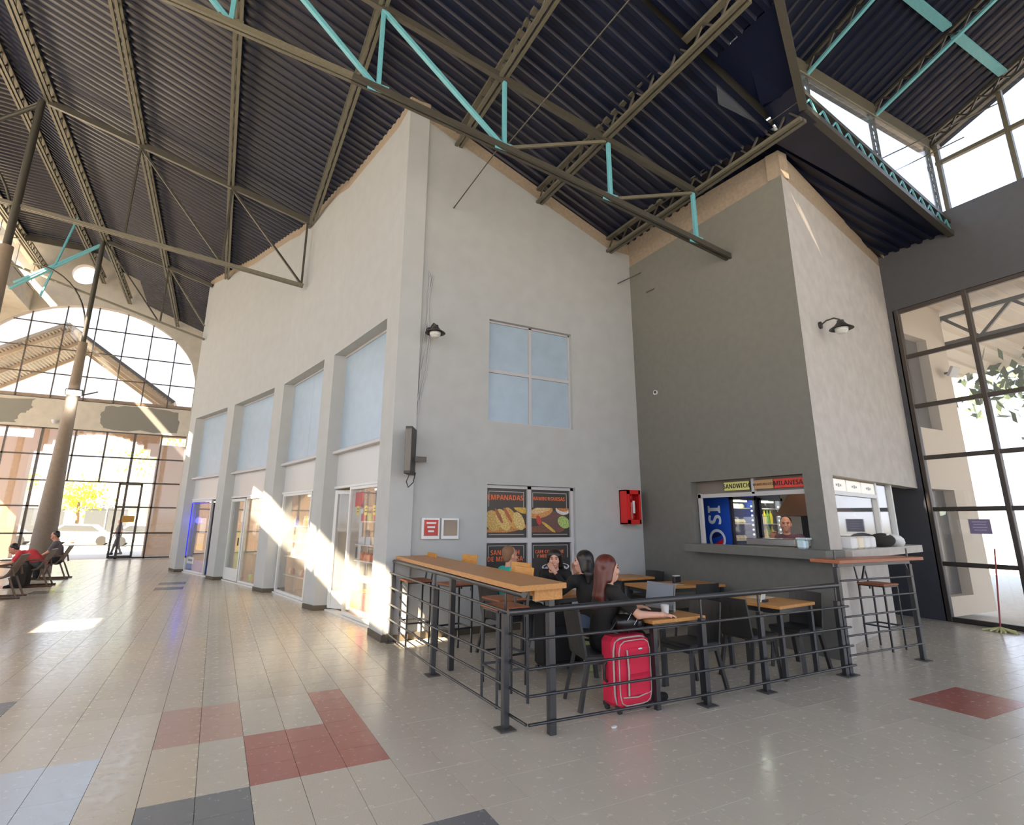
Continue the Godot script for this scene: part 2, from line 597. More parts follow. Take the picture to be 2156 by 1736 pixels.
	for r in [[-16.6, -11.0, -23.0, 12.0], [-11.0, -9.4, -23.0, -3.35], [-11.0, -9.4, -2.35, 12.0], [-10.3, -9.4, -3.35, -2.35]]:
		b.box(Vector3((r[0] + r[1]) / 2, 9.95, (r[2] + r[3]) / 2), Vector3(r[1] - r[0], 0.1, r[3] - r[2]))
	obj("slab", b, M.plaster_far, w)
	w = struct("wall_near")
	b = MB.new()
	b.box(Vector3(1.4, 0.2, 12.1), Vector3(21.6, 0.4, 0.2))
	b.box(Vector3(1.4, 10.8, 12.1), Vector3(21.6, 3.6, 0.2))
	for k in 6:
		b.box(Vector3(-9.0 + k * 4.16, 4.7, 12.1), Vector3(0.4, 8.6, 0.22))
	obj("plaster", b, M.plaster_far, w)

func DP(s: float) -> Vector2:   # along the kiosk front, from its corner towards the right wall
	var u := Vector2(4.482, -0.998) / 4.592
	return Vector2(7.518, 0.668) + u * s

func corrugated(x0: float, x1: float, z0: float, z1: float, nx: int, yf: Callable, pitch := 0.2) -> MB:
	var b := MB.new()
	var n := int(round((z1 - z0) / pitch))
	for k in nx:
		var xa := lerpf(x0, x1, float(k) / nx)
		var xb := lerpf(x0, x1, float(k + 1) / nx)
		for r in n:
			var za := z0 + r * pitch
			var prof := [[0.0, 0.0], [0.3, 0.0], [0.42, 0.045], [0.88, 0.045], [1.0, 0.0]]
			for q in 4:
				var zq: float = za + prof[q][0] * pitch
				var zr: float = za + prof[q + 1][0] * pitch
				b.quad(Vector3(xa, yf.call(xa, zq) + prof[q][1], zq), Vector3(xb, yf.call(xb, zq) + prof[q][1], zq), Vector3(xb, yf.call(xb, zr) + prof[q + 1][1], zr), Vector3(xa, yf.call(xa, zr) + prof[q + 1][1], zr))
	return b

func nave_y(_x: float, z: float) -> float:
	return 8.93 + 0.38 * (z - 0.87) if z < 6.0 else 8.93 + 0.38 * (11.13 - z)

func roof():
	var c := struct("ceiling")
	# low roof, in sheets one metre wide
	for k in 35:
		var z0 := -23.0 + k
		var x1 := 7.0 if z0 < 0.9 else 5.83
		if z0 + 1.0 > 1.9 and z0 < 1.9:
			x1 = 5.83
		var seg := [[-4.05, x1], [-5.15, -4.05], [-7.6, -5.15]] if z0 > -20.5 else [[-3.4, x1]]
		var b := MB.new()
		for s in seg:
			var part := corrugated(s[0], s[1], z0, z0 + 1.0, 1, roof_y)
			b.v.append_array(part.v); b.n.append_array(part.n); b.t.append_array(part.t)
		obj("roof_sheet", b, M.roof_blue, c)
	for k in 10:
		var z0 := -8.2 + k
		if z0 < 0.8:
			obj("roof_sheet", corrugated(7.0, 12.2, z0, z0 + 1.0, 1, roof_y), M.roof_blue, c)
	var cut := MB.new()   # the cut sheets along the edge to the nave
	for k in 26:
		var xa := 5.83 + k * 0.2452
		var xb := xa + 0.2452
		var zs: float = 1.0 if xa < 7.0 else 0.8
		cut.quad(Vector3(xa, roof_y(xa, 1) + 0.02, zs), Vector3(xb, roof_y(xb, 1) + 0.02, zs), Vector3(xb, roof_y(xb, 1) + 0.02, maxf(low_edge(xb), zs)), Vector3(xa, roof_y(xa, 1) + 0.02, maxf(low_edge(xa), zs)))
	obj("roof_sheet", cut, M.roof_blue, c)
	var deck := MB.new()
	deck.box(Vector3(-6.4, 13.6, -21.6), Vector3(6.0, 0.1, 3.4))
	deck.box(Vector3(-6.4, 12.85, -20.0), Vector3(6.0, 1.6, 0.06))
	deck.box(Vector3(-3.38, 12.5, -21.6), Vector3(0.06, 2.3, 3.4))
	for s in [[-7.7, -5.15, -20.0], [-5.15, -4.05, -20.0], [-4.05, -3.4, -20.0], [-3.4, 5.83, -23.2]]:
		hexa(deck, Vector2(s[0], s[2]), Vector2(s[1], s[2]), Vector2(0, 12.0 - s[2]), roof_y(s[0] + 0.001, 0) + 0.06, roof_y(s[0] + 0.001, 0) + 0.14, roof_y(s[1] - 0.001, 0) + 0.14, roof_y(s[1] - 0.001, 0) + 0.06)
	hexa(deck, Vector2(5.83, -23.2), Vector2(7.0, -23.2), Vector2(0, 24.4), roof_y(5.83, 0) + 0.06, roof_y(5.83, 0) + 0.14, 7.45, 7.37)
	hexa(deck, Vector2(7.0, -23.2), Vector2(12.3, -23.2), Vector2(0, 24.0), 7.36, 7.46, 7.2, 7.12)
	obj("roof_deck", deck, M.steel_dark, c)
	# raised nave over the entrance
	for k in 11:
		var z0 := 0.87 + k * 0.93273
		var b := MB.new()
		var xs := 5.7
		while xs < 12.4:   # ribs run up the slope here
			var prof := [[0.0, 0.0], [0.06, 0.0], [0.085, 0.045], [0.175, 0.045], [0.2, 0.0]]
			for q in 4:
				var xa: float = xs + prof[q][0]
				var xb: float = xs + prof[q + 1][0]
				var z1 := z0 + 0.93273
				b.quad(Vector3(xa, nave_y(0, z0) + prof[q][1], z0), Vector3(xb, nave_y(0, z0) + prof[q + 1][1], z0), Vector3(xb, nave_y(0, z1) + prof[q + 1][1], z1), Vector3(xa, nave_y(0, z1) + prof[q][1], z1))
			xs += 0.2
		obj("nave_sheet", b, M.roof_blue, c)
	deck = MB.new()
	hexa(deck, Vector2(5.7, 0.6), Vector2(5.7, 6.0), Vector2(6.9, 0), nave_y(0, 0.6) + 0.07, nave_y(0, 0.6) + 0.14, nave_y(0, 6) + 0.14, nave_y(0, 6) + 0.07)
	hexa(deck, Vector2(5.7, 6.0), Vector2(5.7, 12.2), Vector2(6.9, 0), nave_y(0, 6.0) + 0.07, nave_y(0, 6.0) + 0.14, nave_y(0, 12.2) + 0.14, nave_y(0, 12.2) + 0.07)
	deck.box(Vector3(5.75, 9.3, 7.1), Vector3(0.14, 3.0, 10.2))
	obj("roof_deck", deck, M.steel_dark, c)
	# eave board over the clerestory, the clerestory itself
	var tr := struct("trim_1")
	var eb := MB.new()
	eb.box(Vector3(9.0, 8.80, 0.86), Vector3(6.6, 0.26, 0.10), Basis(), 0.01)
	obj("eave_board", eb, M.steel, tr)
	var cl := struct("window_1")
	var gb := MB.new()
	gb.box(Vector3(9.0, 7.95, 0.88), Vector3(6.0, 1.45, 0.012))
	obj("pane", gb, M.glass, cl)
	for x in [8.15, 10.03, 11.9]:
		lattice(cl, "post", Vector3(x - 0.07, 7.1, 0.86), Vector3(x - 0.07, 8.9, 0.86), 0.14, Vector3(1, 0, 0), M.steel)
	# fascia where the low roof stops
	var pts := [Vector3(4.9, 8.35, 2.42), Vector3(7.06, 7.29, 1.39), Vector3(12.0, 6.95, 0.92)]
	for k in 2:
		var t := thing("edge_beam", ["dark lattice beam edging the low roof, above the kiosk corner", "dark lattice beam with turquoise lacing under the clerestory strip"][k], "beam")
		var p: Vector3 = pts[k]
		var q: Vector3 = pts[k + 1]
		var m := MB.new()
		m.bar(p + Vector3(0, -0.1, 0), q + Vector3(0, -0.1, 0), 0.10, 0.09)
		obj("bottom_chord", m, M.steel_dark, t)
		m = MB.new()
		m.bar(p + Vector3(0, 0.16, 0), q + Vector3(0, 0.16, 0), 0.08, 0.07)
		obj("top_chord", m, M.steel_dark, t)
		m = MB.new()
		zigzag(m, p + Vector3(0, -0.06, 0.02), q + Vector3(0, -0.06, 0.02), Vector3(0, 0.2, 0), 0.34, 0.011)
		obj("lacing", m, M.teal if k else M.steel_dark, t)
		if k == 0:
			m = MB.new()
			m.bar(p + Vector3(-0.25, 0.12, -0.2), q + Vector3(-0.25, 0.12, -0.2), 0.4, 0.05)
			obj("flashing", m, M.roof_blue, t)
	# lattice purlins under the low roof
	var xs2 := [-7.25, -5.15, -4.07, -2.1, -0.09, 1.83, 3.65, 5.35, 7.0]
	var where := ["nearest the left clerestory", "beside the flat left strip", "over the round column heads", "third from the left", "ending above the far shops", "ending above the nearest shop window", "crossing above the cafe corner", "ending above the cafe window", "ending at the kiosk tower"]
	var ends := [-22.9, -22.9, -22.9, -22.9, -14.3, -8.2, -2.8, -2.8, -2.8]
	for k in xs2.size():
		var t := thing("roof_purlin", "olive lattice purlin under the blue roof, " + where[k], "beam", Vector3.ZERO, 0.0, "lattice purlins under the low roof")
		var y: float = roof_y(xs2[k], 0) - 0.02
		if k == 8: y = 7.30
		var z0: float = ends[k]
		var z1: float = 1.9 if k < 8 else 1.4
		if k < 7: z1 = 8.0
		var zz := PackedFloat32Array([z0, z1])
		var m := MB.new()
		for dx in [-0.045, 0.045]:
			m.box(Vector3(xs2[k] + dx, y - 0.32, (zz[0] + zz[1]) / 2), Vector3(0.055, 0.05, zz[1] - zz[0]))
		obj("bottom_chord", m, M.steel, t)
		m = MB.new()
		m.box(Vector3(xs2[k], y - 0.03, (zz[0] + zz[1]) / 2), Vector3(0.1, 0.05, zz[1] - zz[0]))
		obj("top_chord", m, M.steel, t)
		m = MB.new()
		zigzag(m, Vector3(xs2[k], y - 0.31, zz[0]), Vector3(xs2[k], y - 0.31, zz[1]), Vector3(0, 0.27, 0), 0.4, 0.012)
		obj("lacing", m, M.steel_dark, t)
	# nave rafters and purlin
	var nm := ["over the left end of the clerestory", "over the middle post of the clerestory", "against the gable glazing"]
	for k in 3:
		var x: float = [8.2, 10.13, 11.95][k]
		var t := thing("nave_rafter", "thin lattice rafter under the raised blue roof, " + nm[k], "beam", Vector3.ZERO, 0.0, "nave rafters")
		var p := Vector3(x, nave_y(0, 0.87) - 0.04, 0.87)
		var q := Vector3(x, nave_y(0, 6.0) - 0.04, 6.0)
		for d in [[0.0, "top_chord"], [-0.2, "bottom_chord"]]:
			var m := MB.new()
			m.bar(p + Vector3(0, d[0], 0), q + Vector3(0, d[0], 0), 0.05, 0.04)
			obj(d[1], m, M.teal if d[0] < 0 and k < 2 else M.steel_dark, t)
		var m2 := MB.new()
		zigzag(m2, p + Vector3(0, -0.2, 0), q + Vector3(0, -0.2, 0), Vector3(0, 0.2, 0), 0.36, 0.014)
		obj("lacing", m2, M.steel_dark, t)
	for k in 2:
		var m := MB.new()
		var x0: float = [8.2, 10.25][k]
		var x1: float = [10.0, 11.9][k]
		m.bar(Vector3(x0, nave_y(0, 2.13) - 0.06, 2.13), Vector3(x1, nave_y(0, 2.13) - 0.06, 2.13), 0.13, 0.05)
		tag(obj("nave_purlin", m, M.teal), "pale turquoise flat bar under the raised roof, " + ["left of the middle rafter", "right of the middle rafter"][k], "beam", "turquoise purlin bars")

func zigzag(b: MB, p: Vector3, q: Vector3, off: Vector3, step: float, r: float):
	var n := int(p.distance_to(q) / step)
	for k in n:
		var a := p.lerp(q, float(k) / n)
		var m := p.lerp(q, (k + 0.5) / n) + off
		var e := p.lerp(q, float(k + 1) / n)
		b.bar(a, m, r * 2, r * 2)
		b.bar(m, e, r * 2, r * 2)

func lattice(parent: Node3D, called: String, p: Vector3, q: Vector3, wide: float, across: Vector3, m: Material):
	var b := MB.new()
	b.bar(p, q, 0.035, 0.035, Vector3(0, 0, 1))
	b.bar(p + across * wide, q + across * wide, 0.035, 0.035, Vector3(0, 0, 1))
	zigzag(b, p, q, across * wide, 0.22, 0.008)
	obj(called, b, m, parent)

func truss_member(t: Node3D, called: String, a: Vector3, e: Vector3, m: Material, w := 0.055):
	var b := MB.new()
	b.bar(a, e, w, w, Vector3(0, 0, 1), 0.006)
	obj(called, b, m, t)

func trusses():
	var t := thing("roof_truss", "steel roof truss with turquoise struts crossing above the cafe corner", "truss")
	var tz := func(x: float) -> float: return -1.3 + 0.17 * (x - 2.12)
	var topp := func(x: float) -> Vector3: return Vector3(x, roof_y(x, 0) - 0.4, tz.call(x))
	var low := func(x: float) -> Vector3: return Vector3(x, 7.95 - 0.245 * x - 0.004 * x * x, tz.call(x))
	for k in [[-4.0, 1.5], [1.5, 4.4], [4.4, 7.54]]:
		var b := MB.new()
		var a: Vector3 = low.call(k[0])
		var e: Vector3 = low.call(k[1])
		for dz in [-0.035, 0.035]:
			b.bar(a + Vector3(0, 0, dz), e + Vector3(0, 0, dz), 0.045, 0.085)
		obj("bottom_chord", b, M.steel if k[0] < 1 else M.steel_dark, t)
	var b2 := MB.new()
	b2.bar(topp.call(-4.0) + Vector3(0, 0.05, 0), topp.call(7.0) + Vector3(0, 0.05, 0), 0.08, 0.1)
	obj("top_chord", b2, M.steel_dark, t)
	for x in [-2.1, -0.05, 1.85, 3.68, 5.4, 6.92]:
		truss_member(t, "strut", low.call(x), topp.call(x), M.teal, 0.06)
		var g := MB.new()
		g.box(low.call(x) + Vector3(0, 0.03, 0), Vector3(0.3, 0.14, 0.02), Basis(), 0.004)
		obj("gusset_plate", g, M.teal if x > 1 else M.steel, t)
	for d in [[-2.1, -0.05], [-0.05, 1.85], [1.85, 3.68]]:
		truss_member(t, "diagonal", topp.call(d[0]), low.call(d[1]), M.teal, 0.065)
	for d in [[3.68, 5.35], [5.4, 6.92]]:
		truss_member(t, "diagonal", low.call(d[0]), topp.call(d[1]), M.steel, 0.05)
	t = thing("roof_truss", "dark roof truss over the shops, its chord reaching the shop wall", "truss")
	var tz2 := func(x: float) -> float: return -9.32 + 0.233 * (x + 4.08)
	var top2 := func(x: float) -> Vector3: return Vector3(x, roof_y(x, 0) - 0.4, tz2.call(x))
	var low2 := func(x: float) -> Vector3: return Vector3(x, 7.55 - 0.2 * x, tz2.call(x))
	var b3 := MB.new()
	for dz in [-0.035, 0.035]:
		b3.bar(low2.call(-7.4) + Vector3(0, 0, dz), low2.call(1.76) + Vector3(0, 0, dz), 0.045, 0.08)
	obj("bottom_chord", b3, M.steel, t)
	b3 = MB.new()
	b3.bar(top2.call(-4.05) + Vector3(0, 0.06, 0), top2.call(1.78) + Vector3(0, 0.06, 0), 0.09, 0.14)
	b3.bar(top2.call(-7.4) + Vector3(0, 0.06, 0), top2.call(-5.15) + Vector3(0, 0.06, 0), 0.09, 0.14)
	obj("top_chord", b3, M.steel_dark, t)
	for x in [-2.1, -0.05, 1.72]:
		truss_member(t, "strut", low2.call(x), top2.call(x), M.steel_dark, 0.05)
	for d in [[-2.12, -0.05], [-0.05, 1.74]]:
		truss_member(t, "diagonal", top2.call(d[0]), low2.call(d[1]), M.steel_dark, 0.055)
	truss_member(t, "diagonal", top2.call(-4.17), low2.call(-6.6), M.steel, 0.06)
	t = thing("roof_truss", "farthest roof truss, dark, before the far gable wall", "truss")
	var tz3 := func(x: float) -> float: return -16.6 + 0.265 * (x + 3.98)
	var top3 := func(x: float) -> Vector3: return Vector3(x, roof_y(x, 0) - 0.3, tz3.call(x))
	var low3 := func(x: float) -> Vector3: return Vector3(x, 7.6 - 0.36 * x, tz3.call(x))
	b3 = MB.new()
	b3.bar(low3.call(-7.4), low3.call(-0.58), 0.08, 0.07)
	obj("bottom_chord", b3, M.steel, t)
	b3 = MB.new()
	b3.bar(top3.call(-4.05), top3.call(-0.55), 0.09, 0.12)
	obj("top_chord", b3, M.steel_dark, t)
	truss_member(t, "strut", low3.call(-2.0), top3.call(-2.0), M.steel_dark)
	truss_member(t, "diagonal", top3.call(-2.0), Vector3(-0.62, 8.3, -15.7), M.steel, 0.05)
	truss_member(t, "diagonal", top3.call(-4.1), low3.call(-2.05), M.steel_dark, 0.05)
	truss_member(t, "diagonal", Vector3(-4.2, 11.0, -16.66), Vector3(-6.4, 9.3, -17.2), M.teal, 0.07)
	truss_member(t, "strut", Vector3(-5.6, 8.9, -17.0), Vector3(-5.0, 11.9, -16.8), M.teal, 0.06)
	# thin tie rods
	for k in [[Vector3(3.593, 6.954, -2.77), Vector3(3.75, 7.25, -1.02), "short thin tie rod from the cafe wall up to the turquoise truss node"], [Vector3(7.188, 6.322, -2.77), Vector3(12.0, 8.9, 2.0), "long thin cable from the corner of the cafe wall to the nave gable"], [Vector3(7.4, 5.95, -2.2), Vector3(12.0, 8.6, 1.4), "lower of the two thin cables running past the kiosk tower"], [Vector3(3.75, 7.1, -1.03), Vector3(4.6, 8.3, 1.9), "thin rod from the turquoise truss node up to the roof"]]:
		var m := MB.new()
		m.tube([k[0], k[1]], 0.011, 6)
		tag(obj("tie_rod", m, M.steel_dark), k[2], "rod", "thin tie rods")
func arch_y(x: float) -> float:
	var q := (x + 5.1) / 4.08
	return 7.5 + 3.3 * sqrt(maxf(0.0, 1.0 - q * q))

func wall_patch(parent: Node3D, pts: Array, z: float, m: Material):   # a patch of paint with a ragged outline, a film on the wall
	var poly := PackedVector2Array()
	for k in pts.size():
		var a: Vector2 = pts[k]
		var e: Vector2 = pts[(k + 1) % pts.size()]
		for q in 6:
			poly.append(a.lerp(e, q / 6.0) + Vector2(rng.randf_range(-0.05, 0.05), rng.randf_range(-0.05, 0.05)))
	var b := MB.new()
	b.prism(poly, 0.003, Transform3D(Basis(), Vector3(0, 0, z)))
	if b.v.size():
		obj("paint_patch", b, m, parent)

func far_end():
	var w := struct("wall_far")
	var root := CSGCombiner3D.new()
	root.name = "plaster"
	w.add_child(root)
	var box := CSGBox3D.new()
	box.size = Vector3(13.4, 13.6, 0.3)
	box.position = Vector3(-2.7, 6.8, -23.15)
	root.add_child(box)
	var cut := CSGBox3D.new()
	cut.size = Vector3(7.98, 5.3, 1)
	cut.position = Vector3(-5.09, 2.65, -23.15)
	cut.operation = CSGShape3D.OPERATION_SUBTRACTION
	root.add_child(cut)
	var poly := PackedVector2Array([Vector2(-9.08, 6.5), Vector2(-1.08, 6.5)])
	for k in 33:
		var x := -1.08 - 8.0 * k / 32.0
		poly.append(Vector2(x, arch_y(x) if k > 0 and k < 32 else 7.9))
	var ar := CSGPolygon3D.new()
	ar.polygon = poly
	ar.depth = 1.0
	ar.position = Vector3(0, 0, -22.6)
	ar.operation = CSGShape3D.OPERATION_SUBTRACTION
	root.add_child(ar)
	var cy := CSGCylinder3D.new()
	cy.radius = 0.47
	cy.height = 1.0
	cy.sides = 28
	cy.rotation = Vector3(PI / 2, 0, 0)
	cy.position = Vector3(-5.9, 12.22, -23.15)
	cy.operation = CSGShape3D.OPERATION_SUBTRACTION
	root.add_child(cy)
	for n in [root, box, cut, ar, cy]:
		if n is CSGPrimitive3D:
			n.material = M.plaster_far
	wall_patch(w, [Vector2(-9.2, 6.3), Vector2(-6.71, 6.46), Vector2(-6.75, 5.98), Vector2(-7.1, 5.74), Vector2(-7.2, 5.36), Vector2(-9.2, 5.36)], -23.0, M.patch_grey)
	wall_patch(w, [Vector2(-4.3, 6.41), Vector2(-2.87, 6.45), Vector2(-1.5, 6.4), Vector2(-1.5, 5.4), Vector2(-4.27, 5.4), Vector2(-4.42, 5.83)], -23.0, M.patch_grey)
	wall_patch(w, [Vector2(-4.2, 11.4), Vector2(-3.7, 11.25), Vector2(-1.0, 10.9), Vector2(-0.9, 9.95), Vector2(-2.92, 10.4)], -23.0, M.paint_light)
	# arched window
	var xs := [-9.06, -8.5, -7.4, -6.26, -5.15, -4.07, -3.05, -2.05, -1.06]
	var a := struct("window_2")
	for k in range(1, 8):
		var b := MB.new()
		b.box(Vector3(xs[k], (6.5 + arch_y(xs[k])) / 2, -23.12), Vector3(0.045, arch_y(xs[k]) - 6.5, 0.06))
		obj("mullion", b, M.frame_dark, a)
	for y in [6.52, 7.6, 8.7, 9.8]:
		var q := sqrt(maxf(0.0, 1.0 - pow(maxf(0.0, y - 7.5) / 3.3, 2.0))) * 4.02
		var b := MB.new()
		b.box(Vector3(-5.1, y, -23.12), Vector3(q * 2, 0.045, 0.06))
		obj("transom", b, M.frame_dark, a)
	var ys := [6.5, 7.6, 8.7, 9.8, 10.85]
	for k in 8:
		for j in 4:
			var b := MB.new()
			b.box(Vector3((xs[k] + xs[k + 1]) / 2, (ys[j] + ys[j + 1]) / 2, -23.13), Vector3(xs[k + 1] - xs[k] - 0.01, ys[j + 1] - ys[j] - 0.01, 0.006))
			obj("pane", b, M.glass, a)
	# lower glazing with the open entrance
	var g := struct("window_3")
	ys = [0.0, 1.05, 2.12, 3.15, 4.2, 5.28]
	for k in range(0, 9):
		var x: float = xs[k]
		var y0 := 0.0
		if k == 5 or k == 4: y0 = 3.15
		var b := MB.new()
		b.box(Vector3(x, (y0 + 5.28) / 2, -23.12), Vector3(0.06 if k != 3 and k != 6 else 0.09, 5.28 - y0, 0.07))
		obj("mullion", b, M.frame_dark, g)
	for j in 6:
		var segs := [[-9.06, -1.06]] if j >= 3 else [[-9.06, -5.9], [-3.3, -1.06]]
		for s in segs:
			var b := MB.new()
			b.box(Vector3((s[0] + s[1]) / 2, ys[j] + (0.04 if j == 0 else 0.0), -23.12), Vector3(s[1] - s[0], 0.06, 0.07))
			obj("transom", b, M.frame_dark, g)
	for k in 8:
		for j in 5:
			if j < 3 and (k == 4 or k == 5):
				continue
			var b := MB.new()
			b.box(Vector3((xs[k] + xs[k + 1]) / 2, (ys[j] + ys[j + 1]) / 2, -23.13), Vector3(xs[k + 1] - xs[k] - 0.01, ys[j + 1] - ys[j] - 0.01, 0.006))
			obj("pane", b, M.glass, g)
	var d := struct("door_1")
	var fr := MB.new()
	for r in [[-3.3, 0.03, 0.08, 3.1], [-2.5, 0.03, 0.08, 3.1]]:
		fr.box(Vector3(r[0], 1.58, -23.02), Vector3(r[2], r[3], 0.06))
	for y in [0.1, 2.12, 3.08]:
		fr.box(Vector3(-2.9, y, -23.02), Vector3(0.8, 0.08, 0.06))
	obj("frame", fr, M.frame_dark, d)
	var nt := MB.new()
	nt.box(Vector3(-2.8, 1.63, -22.97), Vector3(0.45, 0.26, 0.01))
	obj("notice", nt, mat("notice_ochre", s3(176, 132, 58), 0.7), d)
	var dc := MB.new()   # camera housing on the beam
	dc.lathe([Vector2(0.0, -0.1), Vector2(0.06, -0.08), Vector2(0.1, 0.0), Vector2(0.11, 0.06), Vector2(0.0, 0.06)], 16, Transform3D(Basis(), Vector3(-5.9, 5.55, -22.88)))
	tag(obj("security_camera", dc, M.white), "small white dome camera under the beam beside the round column", "camera")

func right_glazing():
	var g := struct("window_4")
	var zs := [-0.2, 0.92, 2.02, 3.12, 4.22, 5.32, 6.42, 7.52, 8.62, 9.9]
	var ys := [0.0, 0.96, 1.9, 2.83, 3.8, 4.78, 5.75]
	for k in zs.size():
		var b := MB.new()
		b.box(Vector3(12.05, 2.875, zs[k]), Vector3(0.1, 5.75, 0.10 if k == 0 else 0.075), Basis(), 0.008)
		obj("mullion", b, M.frame_dark, g)
	for y in ys:
		var b := MB.new()
		b.box(Vector3(12.05, y + (0.04 if y == 0.0 else (-0.04 if y > 5.7 else 0.0)), 4.85), Vector3(0.08, 0.075, 10.1), Basis(), 0.008)
		obj("transom", b, M.frame_dark, g)
	for k in zs.size() - 1:
		for j in 6:
			var b := MB.new()
			b.box(Vector3(12.07, (ys[j] + ys[j + 1]) / 2, (zs[k] + zs[k + 1]) / 2), Vector3(0.008, ys[j + 1] - ys[j] - 0.02, zs[k + 1] - zs[k] - 0.02))
			obj("pane", b, M.glass, g)
	var n := struct("window_5")
	for z in [0.95, 1.98, 3.1, 4.2, 5.3, 6.4, 7.5, 8.6, 9.7, 10.9]:
		var top := nave_y(0, z) - 0.1
		var b := MB.new()
		b.box(Vector3(12.05, (7.35 + top) / 2, z), Vector3(0.09, top - 7.35, 0.07))
		obj("mullion", b, M.steel, n)
	var b2 := MB.new()
	b2.box(Vector3(12.05, 8.36, 5.9), Vector3(0.08, 0.07, 10.0))
	obj("transom", b2, M.steel, n)
	b2 = MB.new()
	b2.prism(PackedVector2Array([Vector2(0.87, 7.35), Vector2(11.13, 7.35), Vector2(11.13, 8.9), Vector2(6.0, 10.85), Vector2(0.87, 8.9)]), 0.008, Transform3D(Basis(Vector3(0, 0, 1), Vector3(0, 1, 0), Vector3(-1, 0, 0)), Vector3(12.09, 0, 0)))
	obj("pane", b2, M.glass, n)
	var s := MB.new()
	s.box(Vector3(12.03, 1.605, 0.485), Vector3(0.006, 0.24, 0.3))
	var nt := thing("glass_notice", "lilac grey notice stuck on the entrance glass at the right", "sign")
	obj("sheet", s, mat("notice_lilac", s3(128, 118, 150), 0.6), nt)
	for k in 4:
		s = MB.new()
		s.box(Vector3(12.025, 1.68 - k * 0.045, 0.485), Vector3(0.004, 0.014, 0.2 - 0.03 * (k % 2)))
		obj("print_line", s, mat("print_pale", s3(186, 178, 200), 0.6), nt)
	# mops and sticks left at the glass
	var mp := thing("mop", "pale cotton mop head with a reddish handle leaning on the entrance glass", "mop", Vector3(11.7, 0, 0.62))
	var b := MB.new()
	b.tube([Vector3(0, 0.05, 0), Vector3(0.28, 1.25, 0.02)], 0.012, 8)
	obj("handle", b, mat("handle_red", s3(150, 60, 70), 0.5), mp)
	b = MB.new()
	for k in 26:
		var q := rng.randf() * TAU
		var l := rng.randf_range(0.08, 0.2)
		b.tube([Vector3(0, 0.06, 0), Vector3(cos(q) * l * 0.5, 0.035, sin(q) * l * 0.6), Vector3(cos(q) * l, 0.012, sin(q) * l * 1.3)], 0.014, 5)
	obj("mop_head", b, mat("mop_yarn", s3(206, 204, 150), 0.9), mp)
	mp = thing("broom", "thin broom with a reddish handle leaning beside the mop", "broom", Vector3(11.72, 0, 1.15))
	b = MB.new()
	b.tube([Vector3(0, 0.1, 0), Vector3(0.26, 0.95, -0.12)], 0.011, 8)
	obj("handle", b, M.handle_red, mp)
	b = MB.new()
	b.prism(PackedVector2Array([Vector2(-0.16, 0.0), Vector2(0.16, 0.0), Vector2(0.11, 0.1), Vector2(-0.11, 0.1)]), 0.05, Transform3D(Basis(Vector3(0, 0, 1), Vector3(0, 1, 0), Vector3(-1, 0, 0)), Vector3(0.025, 0, 0)))
	obj("bristles", b, mat("bristle_red", s3(140, 70, 66), 0.8), mp)

